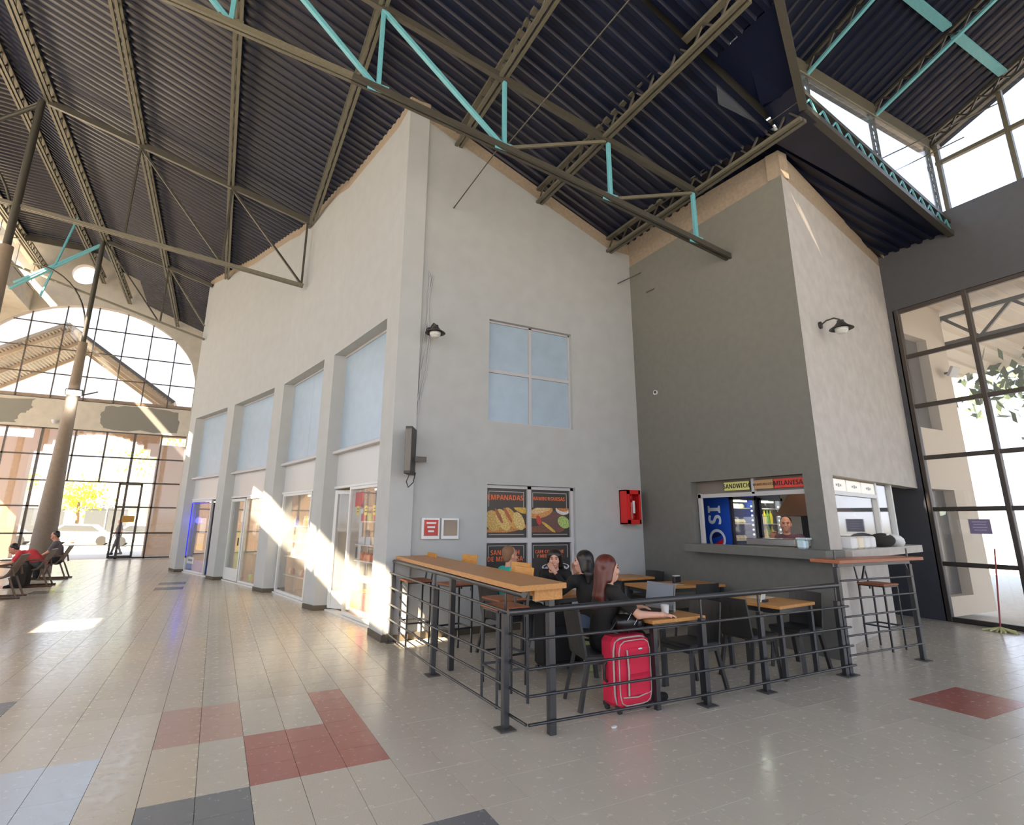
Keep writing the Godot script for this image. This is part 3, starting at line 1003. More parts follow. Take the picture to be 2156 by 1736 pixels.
func hall_left():
	var lab := ["round tapered concrete column with a floodlight, before the far glazing", "round tapered column head at the left edge of the picture"]
	for k in 2:
		var at: Vector3 = [Vector3(-4.12, 0, -16.6), Vector3(-4.2, 0, -9.3)][k]
		var t := thing("column", lab[k], "column", at)
		var b := MB.new()
		b.lathe([Vector2(0.34, 0), Vector2(0.3, 1.2), Vector2(0.215, 3.4), Vector2(0.16, 5.6), Vector2(0.125, 7.38), Vector2(0.0, 7.38)], 24)
		obj("shaft", b, grainy("column_brown", s3(116, 104, 92), 0.06, 0.5, 0.6, 51, 0.03), t)
		b = MB.new()
		b.tube([Vector3(0, 7.3, 0), Vector3(0, 11.1, 0)], 0.075, 10)
		obj("steel_post", b, M.steel_dark, t)
		b = MB.new()
		var arc := []
		for q in 13:
			var f := q / 12.0 * PI / 2
			arc.append(Vector3(-1.75 + 1.7 * cos(f) , 7.7 + 2.2 * sin(f), -0.1))
		b.tube(arc, 0.03, 6)
		obj("curved_brace", b, M.steel_dark, t)
		b = MB.new()
		b.tube([Vector3(0, 11.0, 0), Vector3(-2.3, 9.0, -0.4)], 0.045, 8)
		obj("brace", b, M.teal if k == 0 else M.steel_dark, t)
	var fl := thing("floodlight", "lit white floodlight clamped to the round column", "floodlight", Vector3(-4.02, 5.6, -16.25))
	var b := MB.new()
	b.box(Vector3.ZERO, Vector3(0.46, 0.2, 0.1), Basis(Vector3(1, 0, 0), 0.35), 0.01)
	obj("housing", b, M.frame_dark, fl)
	b = MB.new()
	b.box(Vector3(0, -0.02, 0.055), Vector3(0.4, 0.15, 0.012), Basis(Vector3(1, 0, 0), 0.35))
	obj("lamp_face", b, glow("floodlight_face", s3(255, 250, 240), 14.0), fl)
	b = MB.new()
	b.bar(Vector3(0.1, -0.1, -0.1), Vector3(0.6, 0.1, -0.1), 0.04, 0.04)
	b.bar(Vector3(0.1, -0.1, -0.32), Vector3(0.1, 0.0, 0.0), 0.04, 0.04)
	obj("bracket", b, M.steel_dark, fl)
	var sp := SpotLight3D.new()
	sp.name = "floodlight_beam"
	sp.light_energy = 40.0
	sp.light_color = s3(255, 250, 240)
	sp.spot_angle = 60.0
	sp.spot_range = 40.0
	sp.spot_attenuation = 2.0
	sp.shadow_enabled = true
	sp.light_size = 0.15
	sp.position = Vector3(0, -0.06, 0.12)
	sp.rotation = Vector3(-0.35, 0, 0)
	fl.add_child(sp)
	# waiting seats
	var seats := [[-3.32, -10.3, "metal waiting chair at the left edge, nearest of the row"], [-3.3, -12.6, "brown metal waiting chair under the person in red"], [-3.32, -14.5, "brown metal waiting chair beside the round column"]]
	var proto: Node3D = null
	for s in seats:
		if proto == null:
			proto = thing("waiting_chair", s[2], "chair", Vector3(s[0], 0, s[1]), 0.0, "metal waiting chairs")
			var m := mat("seat_brown", s3(92, 74, 62), 0.4, 0.3)
			b = MB.new()
			var prev := []
			for q in 9:   # one curved shell: seat, bend, back
				var f := q / 8.0
				var p := Vector3(lerpf(-0.30, 0.1, minf(f * 1.8, 1.0)) + maxf(0.0, f - 0.55) * 0.45, 0.43 - 0.03 * sin(minf(f * 1.8, 1.0) * PI) + maxf(0.0, f - 0.55) * 1.0, 0)
				if q > 0:
					b.bar(prev[0], p, 0.56, 0.03, Vector3(0.3, 1, 0))
				prev = [p]
			obj("shell", b, m, proto)
			for z in [-0.24, 0.24]:
				b = MB.new()
				b.tube([Vector3(-0.26, 0.0, z), Vector3(-0.16, 0.4, z)], 0.02, 8)
				b.tube([Vector3(0.34, 0.0, z), Vector3(0.16, 0.42, z)], 0.02, 8)
				b.tube([Vector3(-0.3, 0.02, z), Vector3(0.4, 0.02, z)], 0.02, 8)
				obj("leg_frame", b, m, proto)
				b = MB.new()
				b.tube([Vector3(-0.2, 0.62, z * 1.15), Vector3(0.0, 0.65, z * 1.15), Vector3(0.2, 0.62, z * 1.15), Vector3(0.24, 0.45, z * 1.15)], 0.022, 8)
				obj("armrest", b, m, proto)
		else:
			dup(proto, s[2], Vector3(s[0], 0, s[1]), 0.0)
	b = MB.new()
	b.box(Vector3(0, 0.28, 0), Vector3(0.35, 0.5, 0.3), Basis(), 0.05)
	var bag := thing("bag", "black bag on the floor by the knees of the person in red", "bag", Vector3(-3.5, 0, -12.35))
	obj("body", b, M.black_cloth, bag)
	b = MB.new()
	b.tube([Vector3(-0.1, 0.5, 0), Vector3(-0.08, 0.6, 0), Vector3(0.08, 0.6, 0), Vector3(0.1, 0.5, 0)], 0.012, 6)
	obj("handle", b, M.black_cloth, bag)

func outside():
	var gr := struct("ground")
	var b := MB.new()
	b.box(Vector3(0, -0.16, -90), Vector3(240, 0.1, 133.4))
	b.box(Vector3(0, -0.16, 100), Vector3(240, 0.1, 175))
	b.box(Vector3(66.2, -0.16, -5.5), Vector3(107.6, 0.1, 36.5))
	b.box(Vector3(-64.8, -0.16, -5.5), Vector3(110.6, 0.1, 36.5))
	obj("paving", b, M.pavement, gr)
	# arcade before the far entrance
	var w := struct("wall_arcade")
	b = MB.new()
	for x in [[-12.0, -7.5], [-2.5, 2.0]]:
		b.box(Vector3((x[0] + x[1]) / 2, 2.6, -27.3), Vector3(x[1] - x[0], 5.4, 0.6))
	b.box(Vector3(-5.0, 6.1, -27.3), Vector3(14, 0.7, 0.6))
	for k in 16:
		var x0 := -7.5 + k * 5.0 / 16
		var xm := x0 + 2.5 / 16
		var q := (xm + 5.0) / 2.5
		var y := 4.2 + 1.5 * sqrt(maxf(0.0, 1.0 - q * q))
		b.box(Vector3(xm, (y + 5.8) / 2, -27.3), Vector3(5.0 / 16, 5.8 - y, 0.6))
	b.box(Vector3(-5, 6.6, -25.3), Vector3(14, 0.2, 4.2))
	obj("plaster", b, grainy("arcade_brown", s3(176, 144, 112), 0.08, 0.3, 0.9, 61, 0.03), w)
	# slatted porch gable seen through the arched window
	var pg := thing("porch_roof", "porch gable with a slatted beige ceiling seen through the arched window", "roof")
	for s in [-1.0, 1.0]:
		b = MB.new()
		var p := Vector3(-6.5, 10.2, -27.0)
		var e := p + Vector3(s * 4.6, -3.2, 0)
		b.bar(p + Vector3(0, 0.1, 0), e + Vector3(0, 0.1, 0), 5.0, 0.14)
		obj("slab", b, M.frame_dark, pg)
		for k in 40:
			var q := p.lerp(e, (k + 0.5) / 40.0)
			var sl := MB.new()
			sl.box(q, Vector3(0.07, 0.05, 4.9))
			obj("slat", sl, mat("slat_beige", s3(206, 190, 160), 0.7), pg)
		for z in [-25.0, -27.0, -29.0]:
			var rf := MB.new()
			rf.bar(Vector3(p.x, p.y - 0.1, z), Vector3(e.x, e.y - 0.1, z), 0.12, 0.16)
			obj("rafter", rf, M.slat_beige, pg)
	# street beyond: shop row, tree, cars
	var sh := thing("street_building", "pale low shop row with lettering across the street, beyond the far entrance", "building", Vector3(-9.0, -0.1, -60.0))
	b = MB.new()
	b.box(Vector3(0, 3.0, -2), Vector3(30, 6.0, 4))
	obj("facade", b, mat("facade_pale", s3(226, 214, 196), 0.85), sh)
	for k in 5:
		b = MB.new()
		b.box(Vector3(-10 + k * 5, 1.4, 0.03), Vector3(3.4, 2.4, 0.06))
		var wd := obj("shop_window", b, mat("window_dark", s3(70, 74, 78), 0.3), sh)
		b = MB.new()
		b.box(Vector3(-10 + k * 5, 1.4, 0.07), Vector3(0.08, 2.4, 0.04))
		obj("glazing_bar", b, M.frame_white, wd)
	b = MB.new()
	b.box(Vector3(0, 2.95, 0.05), Vector3(16, 0.6, 0.1))
	obj("fascia_board", b, mat("fascia_grey", s3(120, 118, 116), 0.8), sh)
	var tm := obj("lettering", text_mesh("CUPULAS  BAR", 0.5, 0.03, "Droid Sans", true), M.white, sh)
	tm.position = Vector3(-0.8, 2.95, 0.13)
	for k in 3:
		var tr := thing("street_tree", ["small sunlit yellow-green tree seen through the far doorway", "sunlit tree behind the left panes of the far glazing", "tall tree behind the porch, right half of the arched window"][k], "tree", [Vector3(-8.6, -0.1, -45.0), Vector3(-13.5, -0.1, -48.0), Vector3(-4.5, -0.1, -48.0)][k], 0.0, "street trees")
		b = MB.new()
		b.tube([Vector3(0, 0, 0), Vector3(0.1, 1.6, 0), Vector3(0, 2.9, 0.1)], [0.16, 0.12, 0.08], 8)
		obj("trunk", b, mat("bark", s3(110, 88, 66), 0.9), tr)
		b = MB.new()
		var h: float = [3.4, 4.6, 7.2][k]
		for q in 700:
			var dd := Vector3(rng.randfn(), rng.randfn() * 0.7, rng.randfn()) * (0.75 if k < 2 else 1.5)
			var c := Vector3(0, h, 0) + dd
			var u := Vector3(rng.randfn(), rng.randfn(), rng.randfn()).normalized() * 0.16
			var v2 := Vector3(rng.randfn(), rng.randfn(), rng.randfn()).normalized() * 0.09
			b.tri(c - u, c + v2, c + u)
			b.tri(c - u, c + u, c - v2)
		var lf := obj("foliage", b, mat("leaf_yellow", s3(168, 178, 62), 0.7), tr)
		lf.set_meta("kind", "stuff")
	M.leaf_yellow.backlight_enabled = true
	M.leaf_yellow.backlight = s3(150, 160, 40)
	for k in 3:
		car(["white parked car outside the far entrance, seen through the doorway", "silver parked car behind the door leaf with the ochre notice", "dark grey parked car farther left across the street"][k], [Vector3(-7.4, -0.11, -41.0), Vector3(-3.6, -0.11, -39.0), Vector3(-12.2, -0.11, -43.0)][k], [s3(228, 226, 222), s3(200, 200, 198), s3(96, 98, 104)][k], k)
	# right side: outer wall with dark windows, canopy
	var ow := struct("wall_outer")
	b = MB.new()
	for r in [[12.2, 12.62, 0.0, 6.6], [13.5, 14.3, 0.0, 6.6], [12.62, 13.5, 0.0, 0.34], [12.62, 13.5, 2.3, 3.5], [12.62, 13.5, 5.45, 6.6]]:
		b.box(Vector3((r[0] + r[1]) / 2, (r[2] + r[3]) / 2, -0.55), Vector3(r[1] - r[0], r[3] - r[2], 0.3))
	b.box(Vector3(14.2, 3.3, -3.4), Vector3(0.2, 6.6, 5.6))
	obj("plaster", b, mat("outer_plaster", s3(214, 200, 180), 0.85), ow)
	for y in [[0.34, 2.3], [3.5, 5.45]]:
		b = MB.new()
		b.box(Vector3(13.06, (y[0] + y[1]) / 2, -0.6), Vector3(0.9, y[1] - y[0], 0.03))
		obj("dark_window", b, mat("window_smoke", s3(74, 72, 72), 0.25), ow)
	var cn := struct("canopy")
	obj("canopy_sheet", corrugated(12.2, 20.0, -6.0, 12.0, 1, func(x, _z): return 6.35 - 0.05 * (x - 12.2), 0.5), mat("sheet_beige", s3(214, 192, 164), 0.5), cn)
	var ct := thing("canopy_truss", "grey steel truss under the beige canopy outside the entrance glass", "truss")
	var p0 := Vector3(14.4, 5.5, -1.0)
	var p1 := Vector3(14.4, 5.5, 11.0)
	b = MB.new()
	b.bar(p0, p1, 0.09, 0.09)
	obj("bottom_chord", b, M.steel_dark, ct)
	b = MB.new()
	b.bar(p0 + Vector3(0, 0.6, 0), p1 + Vector3(0, 0.6, 0), 0.09, 0.09)
	obj("top_chord", b, M.steel_dark, ct)
	for k in 10:
		b = MB.new()
		b.bar(p0 + Vector3(0, 0, k * 1.2), p0 + Vector3(0, 0.6, k * 1.2 + 0.6), 0.06, 0.06)
		b.bar(p0 + Vector3(0, 0.6, k * 1.2 + 0.6), p0 + Vector3(0, 0, k * 1.2 + 1.2), 0.06, 0.06)
		obj("diagonal", b, M.steel_dark, ct)
	var ol := thing("wall_floodlight", "small square floodlight on the outer wall beyond the entrance glass", "lamp", Vector3(13.9, 4.75, -0.35))
	b = MB.new()
	b.box(Vector3(0, 0, 0.16), Vector3(0.3, 0.22, 0.06), Basis(Vector3(1, 0, 0), 0.5), 0.01)
	obj("housing", b, M.frame_grey, ol)
	b = MB.new()
	b.bar(Vector3(0, 0, 0), Vector3(0, 0, 0.15), 0.04, 0.04)
	obj("bracket", b, M.frame_dark, ol)
	var bt := thing("garden_tree", "dark leafy tree under the canopy edge beyond the entrance glass", "tree", Vector3(21.0, -0.1, 2.5))
	b = MB.new()
	b.tube([Vector3(0, 0, 0), Vector3(0.2, 2.4, 0.1), Vector3(0, 4.4, 0.3)], [0.2, 0.15, 0.1], 8)
	obj("trunk", b, M.bark, bt)
	b = MB.new()
	for q in 2600:
		var c := Vector3(rng.randfn() * 1.2, 5.9 + rng.randfn() * 0.55, rng.randfn() * 2.6)
		var u := Vector3(rng.randfn(), rng.randfn(), rng.randfn()).normalized() * 0.2
		var v2 := Vector3(rng.randfn(), rng.randfn(), rng.randfn()).normalized() * 0.11
		b.tri(c - u, c + v2, c + u)
		b.tri(c - u, c + u, c - v2)
	var lo := obj("foliage", b, mat("leaf_dark", s3(66, 82, 60), 0.7), bt)
	lo.set_meta("kind", "stuff")

func car(label: String, at: Vector3, c: Color, k: int):
	var t := thing("parked_car", label, "car", at, 0.0, "parked cars")
	var b := MB.new()
	var side := PackedVector2Array([Vector2(-2.0, 0.25), Vector2(2.0, 0.25), Vector2(2.05, 0.7), Vector2(1.3, 0.85), Vector2(0.7, 1.35), Vector2(-0.9, 1.4), Vector2(-1.6, 0.95), Vector2(-2.05, 0.85)])
	b.prism(side, 1.6, Transform3D(Basis(), Vector3(0, 0, -0.8)))
	obj("body", b, mat("car_paint_%d" % k, c, 0.25), t)
	b = MB.new()
	b.prism(PackedVector2Array([Vector2(-1.35, 0.95), Vector2(1.1, 0.92), Vector2(0.62, 1.28), Vector2(-0.85, 1.32)]), 1.62, Transform3D(Basis(), Vector3(0, 0, -0.81)))
	obj("side_windows", b, M.window_dark if M.has("window_dark") else M.frame_dark, t)
	for x in [-1.25, 1.25]:
		for z in [-0.82, 0.62]:
			b = MB.new()
			b.lathe([Vector2(0, 0), Vector2(0.3, 0), Vector2(0.32, 0.05), Vector2(0.32, 0.15), Vector2(0.3, 0.2), Vector2(0, 0.2)], 18, Transform3D(Basis(Vector3(1, 0, 0), PI / 2), Vector3(x, 0.32, z)))
			obj("wheel", b, M.black_plastic, t)
func bay(k: int) -> Transform3D:   # local x along the bay from its far jamb to its near one, z out into the hall
	var a: Vector2 = PR[k + 1]
	var e: Vector2 = PL[k]
	var u := (e - a).normalized()
	var th := atan2(-u.y, u.x)
	return Transform3D(Basis(Vector3.UP, th), Vector3(a.x, 0, a.y))

func bay_w(k: int) -> float:
	return (PL[k] as Vector2).distance_to(PR[k + 1])

func slab(parent: Node3D, called: String, x: Transform3D, at: Vector3, size: Vector3, m: Material, bevel := 0.0) -> MeshInstance3D:
	var b := MB.new()
	b.box(x * at, size, x.basis, bevel)
	return obj(called, b, m, parent)

func frame_of(parent: Node3D, called: String, x: Transform3D, x0: float, x1: float, y0: float, y1: float, z: float, w: float, m: Material):
	var b := MB.new()
	for px in [x0 + w / 2, x1 - w / 2]:
		b.box(x * Vector3(px, (y0 + y1) / 2, z), Vector3(w, y1 - y0, 0.06), x.basis, 0.005)
	for py in [y0 + w / 2, y1 - w / 2]:
		b.box(x * Vector3((x0 + x1) / 2, py, z), Vector3(x1 - x0 - 2 * w, w, 0.058), x.basis, 0.005)
	obj(called, b, m, parent)

func put(mesh: Mesh, called: String, m: Material, label: String, cat: String, group: String, x: Transform3D, at: Vector3, turn := 0.0) -> MeshInstance3D:
	var o := obj(called, mesh, m)
	o.transform = Transform3D(x.basis * Basis(Vector3.UP, turn), x * at)
	tag(o, label, cat, group)
	return o

func shop_front():
	var spots := ["nearest shop", "second shop", "third shop", "farthest shop"]
	var doors := [[0.06, 0.78], [2.2, 2.68], [0.08, 1.2], [1.9, 2.62]]
	var shows := [[0.86, 2.52], [0.12, 2.1], [1.28, 2.8], [0.12, 1.84]]
	for k in 4:
		var x := bay(k)
		var w := bay_w(k)
		var up := struct("window_%d" % (6 + k))
		var z := -0.24
		# tall frosted light above, spandrel between
		slab(up, "sill", x, Vector3(w / 2, 2.93, z + 0.05), Vector3(w, 0.06, 0.16), M.frame_grey, 0.008)
		frame_of(up, "frame", x, 0.0, w, 2.96, 4.95, z, 0.045, M.frame_grey)
		var cuts := [0.05, w - 0.05] if k != 1 else [0.05, w * 0.55, w - 0.05]
		for q in cuts.size() - 1:
			slab(up, "frosted_pane", x, Vector3((cuts[q] + cuts[q + 1]) / 2, 3.955, z - 0.005), Vector3(cuts[q + 1] - cuts[q] - 0.006, 1.9, 0.012), M.frosted)
		slab(up, "spandrel", x, Vector3(w / 2, 2.585, z), Vector3(w, 0.63, 0.03), mat("spandrel", s3(206, 204, 200), 0.25))
		slab(up, "door_head", x, Vector3(w / 2, 2.25, z + 0.01), Vector3(w, 0.05, 0.07), M.frame_white, 0.006)
		slab(up, "jamb", x, Vector3(0.03, 1.12, z), Vector3(0.06, 2.25, 0.07), M.frame_white, 0.006)
		slab(up, "jamb", x, Vector3(w - 0.03, 1.12, z), Vector3(0.06, 2.25, 0.07), M.frame_white, 0.006)
		slab(up, "threshold", x, Vector3(w / 2, 0.012, z - 0.02), Vector3(w, 0.03, 0.16), M.frame_white)
		# display window
		var s: Array = shows[k]
		s[1] = minf(s[1], w - 0.06)
		frame_of(up, "display_frame", x, s[0], s[1], 0.03, 2.23, z, 0.055, M.frame_white)
		slab(up, "display_pane", x, Vector3((s[0] + s[1]) / 2, 1.13, z), Vector3(s[1] - s[0] - 0.1, 2.1, 0.008), M.glass)
		# glazed door, its leaf ajar
		var d := struct("door_%d" % (2 + k))
		var dd: Array = doors[k]
		dd[1] = minf(dd[1], w - 0.06)
		var hinge := x * Transform3D(Basis(Vector3.UP, [0.5, -0.9, 0.0, -0.7][k]), Vector3(dd[0] if k != 1 and k != 3 else dd[1], 0, z))
		var sg := 1.0 if k != 1 and k != 3 else -1.0
		var wd: float = dd[1] - dd[0]
		var xa := 0.0 if sg > 0 else -wd
		frame_of(d, "leaf_frame", hinge, xa, xa + wd, 0.04, 2.2, 0.0, 0.075, M.frame_white)
		slab(d, "kick_panel", hinge, Vector3(xa + wd / 2, 0.2, 0), Vector3(wd - 0.1, 0.3, 0.03), M.frame_white)
		slab(d, "pane", hinge, Vector3(xa + wd / 2, 1.25, 0), Vector3(wd - 0.14, 1.8, 0.008), M.glass)
		slab(d, "handle", hinge, Vector3(xa + wd * (0.88 if sg > 0 else 0.12), 1.05, 0.05), Vector3(0.025, 0.2, 0.03), M.frame_dark, 0.006)
		# the room behind
		var r := struct("wall_room_%d" % (k + 1))
		var wm := mat("room_cream", s3(214, 204, 184), 0.8)
		slab(r, "back", x, Vector3(w / 2, 1.45, -2.6), Vector3(w + 0.6, 2.9, 0.08), wm)
		slab(r, "side", x, Vector3(-0.16, 1.45, -1.5), Vector3(0.08, 2.9, 2.3), wm)
		slab(r, "side", x, Vector3(w + 0.12, 1.45, -1.5), Vector3(0.08, 2.9, 2.3), wm)
		slab(r, "lid", x, Vector3(w / 2, 2.94, -1.45), Vector3(w + 0.6, 0.06, 2.3), wm)
		slab(r, "light_box_back", x, Vector3(w / 2, 3.9, -0.6), Vector3(w + 0.3, 2.2, 0.05), mat("dim_board", s3(150, 150, 146), 0.9))
		# tube lamp
		var lamp := thing("tube_lamp", "lit white tube lamp under the ceiling of the %s" % spots[k], "lamp", Vector3.ZERO, 0.0, "shop tube lamps")
		var lx := [1.9, 1.6, 2.0, 1.0]
		slab(lamp, "tube", x, Vector3(lx[k], 2.17, -0.5), Vector3(1.1, 0.035, 0.035), glow("tube_glow", s3(255, 246, 226), 16.0), 0.01)
		slab(lamp, "batten", x, Vector3(lx[k], 2.21, -0.5), Vector3(1.16, 0.03, 0.06), M.white)
		var om := AreaLight3D.new()
		om.name = "tube_light"
		om.light_energy = [9.0, 7.0, 3.0, 1.2][k]
		om.light_color = s3(255, 238, 206)
		om.area_size = Vector2(1.1, 0.05)
		om.area_range = 30.0
		om.shadow_enabled = true
		om.transform = x * Transform3D(Basis(Vector3(1, 0, 0), -PI / 2), Vector3(lx[k], 2.145, -0.5))
		lamp.add_child(om)
	stock()

func box_mesh(s: Vector3, bevel := 0.006) -> Mesh:
	var b := MB.new()
	b.box(Vector3(0, s.y / 2, 0), s, Basis(), bevel)
	return b.mesh()

func lathe_mesh(p: Array, seg := 12) -> Mesh:
	var b := MB.new()
	b.lathe(p, seg)
	return b.mesh()

func price_tag(parent: Node3D, at: Vector3):
	var b := MB.new()
	b.box(at, Vector3(0.12, 0.16, 0.004))
	obj("price_tag", b, mat("tag_yellow", s3(246, 222, 40), 0.5), parent)
	for k in 2:
		b = MB.new()
		b.box(at + Vector3(0, 0.03 - k * 0.05, 0.003), Vector3(0.07, 0.018, 0.002))
		obj("print_line", b, M.frame_dark, parent)

func stock():
	var box := box_mesh(Vector3(0.16, 0.2, 0.1))
	var tall := box_mesh(Vector3(0.12, 0.3, 0.1))
	var flat := box_mesh(Vector3(0.2, 0.13, 0.12))
	var bottle := lathe_mesh([Vector2(0, 0), Vector2(0.035, 0), Vector2(0.037, 0.13), Vector2(0.015, 0.18), Vector2(0.014, 0.22), Vector2(0, 0.22)])
	var jar := lathe_mesh([Vector2(0, 0), Vector2(0.05, 0), Vector2(0.055, 0.05), Vector2(0.05, 0.1), Vector2(0.03, 0.115), Vector2(0.03, 0.13), Vector2(0, 0.13)])
	var bun := lathe_mesh([Vector2(0, 0), Vector2(0.06, 0.0), Vector2(0.07, 0.03), Vector2(0.05, 0.065), Vector2(0, 0.075)], 10)
	var P := {"red": s3(206, 40, 34), "black": s3(38, 34, 38), "white": s3(232, 230, 226), "gold": s3(214, 160, 60), "purple": s3(92, 60, 140), "green": s3(120, 186, 60), "orange": s3(226, 120, 40), "pink": s3(222, 120, 140), "blue": s3(60, 90, 190), "brown": s3(140, 90, 56), "tan": s3(212, 176, 130), "yellow": s3(246, 214, 30), "grey": s3(150, 150, 152), "cream": s3(236, 222, 190)}
	for c in P:
		mat("stock_" + c, P[c], 0.4)
	# nearest shop: a rack of shelves behind the display pane
	var x := bay(0)
	var rack := thing("display_rack", "white wire display rack filling the window of the nearest shop", "shelf", Vector3.ZERO)
	var levels := [0.62, 0.95, 1.22, 1.62, 1.86]
	for y in levels:
		slab(rack, "shelf_board", x, Vector3(1.69, y - 0.012, -0.48), Vector3(1.5, 0.02, 0.26), M.frame_white)
	for px in [0.95, 1.69, 2.43]:
		slab(rack, "upright", x, Vector3(px, 1.12, -0.6), Vector3(0.025, 2.2, 0.025), M.chrome)
	var rows := [[[bun, "tan", 9, 0.155], "small brown pastry piled low in the nearest shop window", "pastry", "snack"], [[jar, "orange", 8, 0.175], "orange jar on the lower shelf of the nearest shop window", "jar", "jar"], [[flat, "white", 5, 0.27], "white packet on the middle shelf of the nearest shop window", "packet", "packet"], [[flat, "red", 5, 0.27], "red packet on the upper middle shelf of the nearest shop window", "packet", "packet"], [[box, "mixed", 7, 0.2], "", "carton", "box"]]
	for r in rows.size():
		var a: Array = rows[r][0]
		for q in a[2]:
			var c: String = a[1]
			var lab: String = rows[r][1]
			if c == "mixed":
				c = ["red", "white", "white", "red", "purple", "red", "black"][q]
				lab = ["%s carton on the top shelf, nearest shop window, %s from the left" % [c, ["first", "second", "third", "fourth", "fifth", "sixth", "seventh"][q]]][0]
			elif r == 2: c = ["white", "white", "cream", "white", "cream"][q]
			elif r == 3: c = ["red", "green", "red", "white", "red"][q]
			if r == 2 or r == 3:
				lab = "%s packet, %s from the left on the %s shelf of the nearest shop window" % [c, ["first", "second", "third", "fourth", "fifth"][q], "middle" if r == 2 else "upper middle"]
			put(a[0], rows[r][2], M["stock_" + c], lab, rows[r][3], "stock on rack row %d" % (r + 1), x, Vector3(0.98 + a[3] * (q + 0.5), levels[r] - 0.002, -0.46), rng.randf_range(-0.1, 0.1))
	for q in 4:
		var c: String = ["red", "black", "black", "red"][q]
		var t := thing("hanging_box", "%s boxed item hung high in the nearest shop window, %s from the left" % [c, ["first", "second", "third", "fourth"][q]], "box", Vector3.ZERO, 0.0, "boxes hung in the nearest shop window")
		t.transform = x * Transform3D(Basis(), Vector3(1.1 + q * 0.37, 1.8, -0.32))
		var b := MB.new()
		b.box(Vector3(0, 0.2, 0), Vector3(0.28, 0.26, 0.06), Basis(), 0.006)
		obj("carton", b, M["stock_" + c], t)
		b = MB.new()
		b.bar(Vector3(0, 0.33, 0), Vector3(0, 0.4, 0), 0.006, 0.006)
		obj("hook", b, M.chrome, t)
		price_tag(t, Vector3(0.05, 0.0, 0.04))
	for q in 4:
		var c: String = ["yellow", "red", "yellow", "yellow"][q]
		var t := thing("plastic_basket", "%s slotted plastic basket at the foot of the nearest shop window, %s from the left" % [c, ["first", "second", "third", "fourth"][q]], "basket", Vector3.ZERO, 0.0, "plastic baskets in the nearest shop window")
		t.transform = x * Transform3D(Basis(), Vector3(1.1 + q * 0.37, 0.16, -0.45))
		for zf in [-0.12, 0.12]:
			for n in 6:
				var b := MB.new()
				b.box(Vector3(-0.14 + n * 0.056, 0.13, zf), Vector3(0.03, 0.24, 0.012))
				obj("slat", b, M["stock_" + c], t)
			var rb := MB.new()
			rb.box(Vector3(0, 0.26, zf), Vector3(0.34, 0.04, 0.02))
			rb.box(Vector3(0, 0.02, zf), Vector3(0.32, 0.04, 0.016))
			obj("rim", rb, M["stock_" + c], t)
		var bb := MB.new()
		bb.box(Vector3(0, 0.012, 0), Vector3(0.3, 0.02, 0.25))
		for xf in [-0.155, 0.155]:
			bb.box(Vector3(xf, 0.13, 0), Vector3(0.012, 0.26, 0.25))
		obj("tray", bb, M["stock_" + c], t)
	slab(rack, "plinth_board", x, Vector3(1.69, 0.08, -0.46), Vector3(1.5, 0.14, 0.3), M.frame_grey)
	# second shop: souvenirs
	x = bay(1)
	rack = thing("glass_showcase", "glass showcase of souvenirs in the second shop window", "shelf", Vector3.ZERO)
	levels = [0.42, 0.82, 1.16, 1.5]
	for y in levels:
		slab(rack, "shelf_board", x, Vector3(1.1, y - 0.01, -0.5), Vector3(1.8, 0.016, 0.3), M.frame_white if y > 1.1 else mat("shelf_pale", s3(200, 206, 196), 0.2))
	for px in [0.2, 2.0]:
		slab(rack, "upright", x, Vector3(px, 0.8, -0.64), Vector3(0.03, 1.6, 0.03), M.frame_grey)
	var defs := [[jar, ["tan", "brown", "grey", "tan", "brown", "cream", "tan"], "souvenir_jar", "jar"], [bottle, ["tan", "cream", "brown", "white", "red", "white", "grey"], "souvenir_bottle", "bottle"], [jar, ["orange", "gold", "orange", "gold", "tan", "orange", "gold"], "honey_jar", "jar"], [bottle, ["white", "blue", "white", "yellow", "white", "blue", "red"], "lotion_bottle", "bottle"]]
	for r in 4:
		for q in 7:
			var c: String = defs[r][1][q]
			put(defs[r][0], defs[r][2], M["stock_" + c], "%s %s, %s from the left on the %s shelf of the second shop window" % [c, defs[r][3], ["first", "second", "third", "fourth", "fifth", "sixth", "seventh"][q], ["bottom", "second", "third", "top"][r]], defs[r][3], "souvenirs in the second shop window", x, Vector3(0.32 + q * 0.255, levels[r], -0.5 + 0.05 * sin(q * 2.1)))
	# third shop: hanging bags, green roll-up banner
	x = bay(2)
	var rail := thing("hanging_rail", "metal rail holding bags in the third shop window", "rail", Vector3.ZERO)
	slab(rail, "bar", x, Vector3(2.05, 1.98, -0.5), Vector3(1.4, 0.025, 0.025), M.chrome)
	for px in [1.4, 2.7]:
		slab(rail, "post", x, Vector3(px, 1.0, -0.5), Vector3(0.025, 2.0, 0.025), M.chrome)
	for q in 5:
		var c: String = ["cream", "grey", "white", "pink", "brown"][q]
		var t := thing("hanging_bag", "%s cloth bag hung in the third shop window, %s from the left" % [c, ["first", "second", "third", "fourth", "fifth"][q]], "bag", Vector3.ZERO, 0.0, "bags in the third shop window")
		t.transform = x * Transform3D(Basis(), Vector3(1.5 + q * 0.26, 1.2 - 0.12 * (q % 2), -0.46))
		var b := MB.new()
		b.box(Vector3(0, 0.18, 0), Vector3(0.22, 0.34, 0.1), Basis(), 0.04)
		obj("pouch", b, M["stock_" + c], t)
		b = MB.new()
		b.tube([Vector3(-0.07, 0.33, 0), Vector3(-0.04, 0.62, 0), Vector3(0.04, 0.62, 0), Vector3(0.07, 0.33, 0)], 0.01, 6)
		obj("strap", b, M["stock_" + c], t)
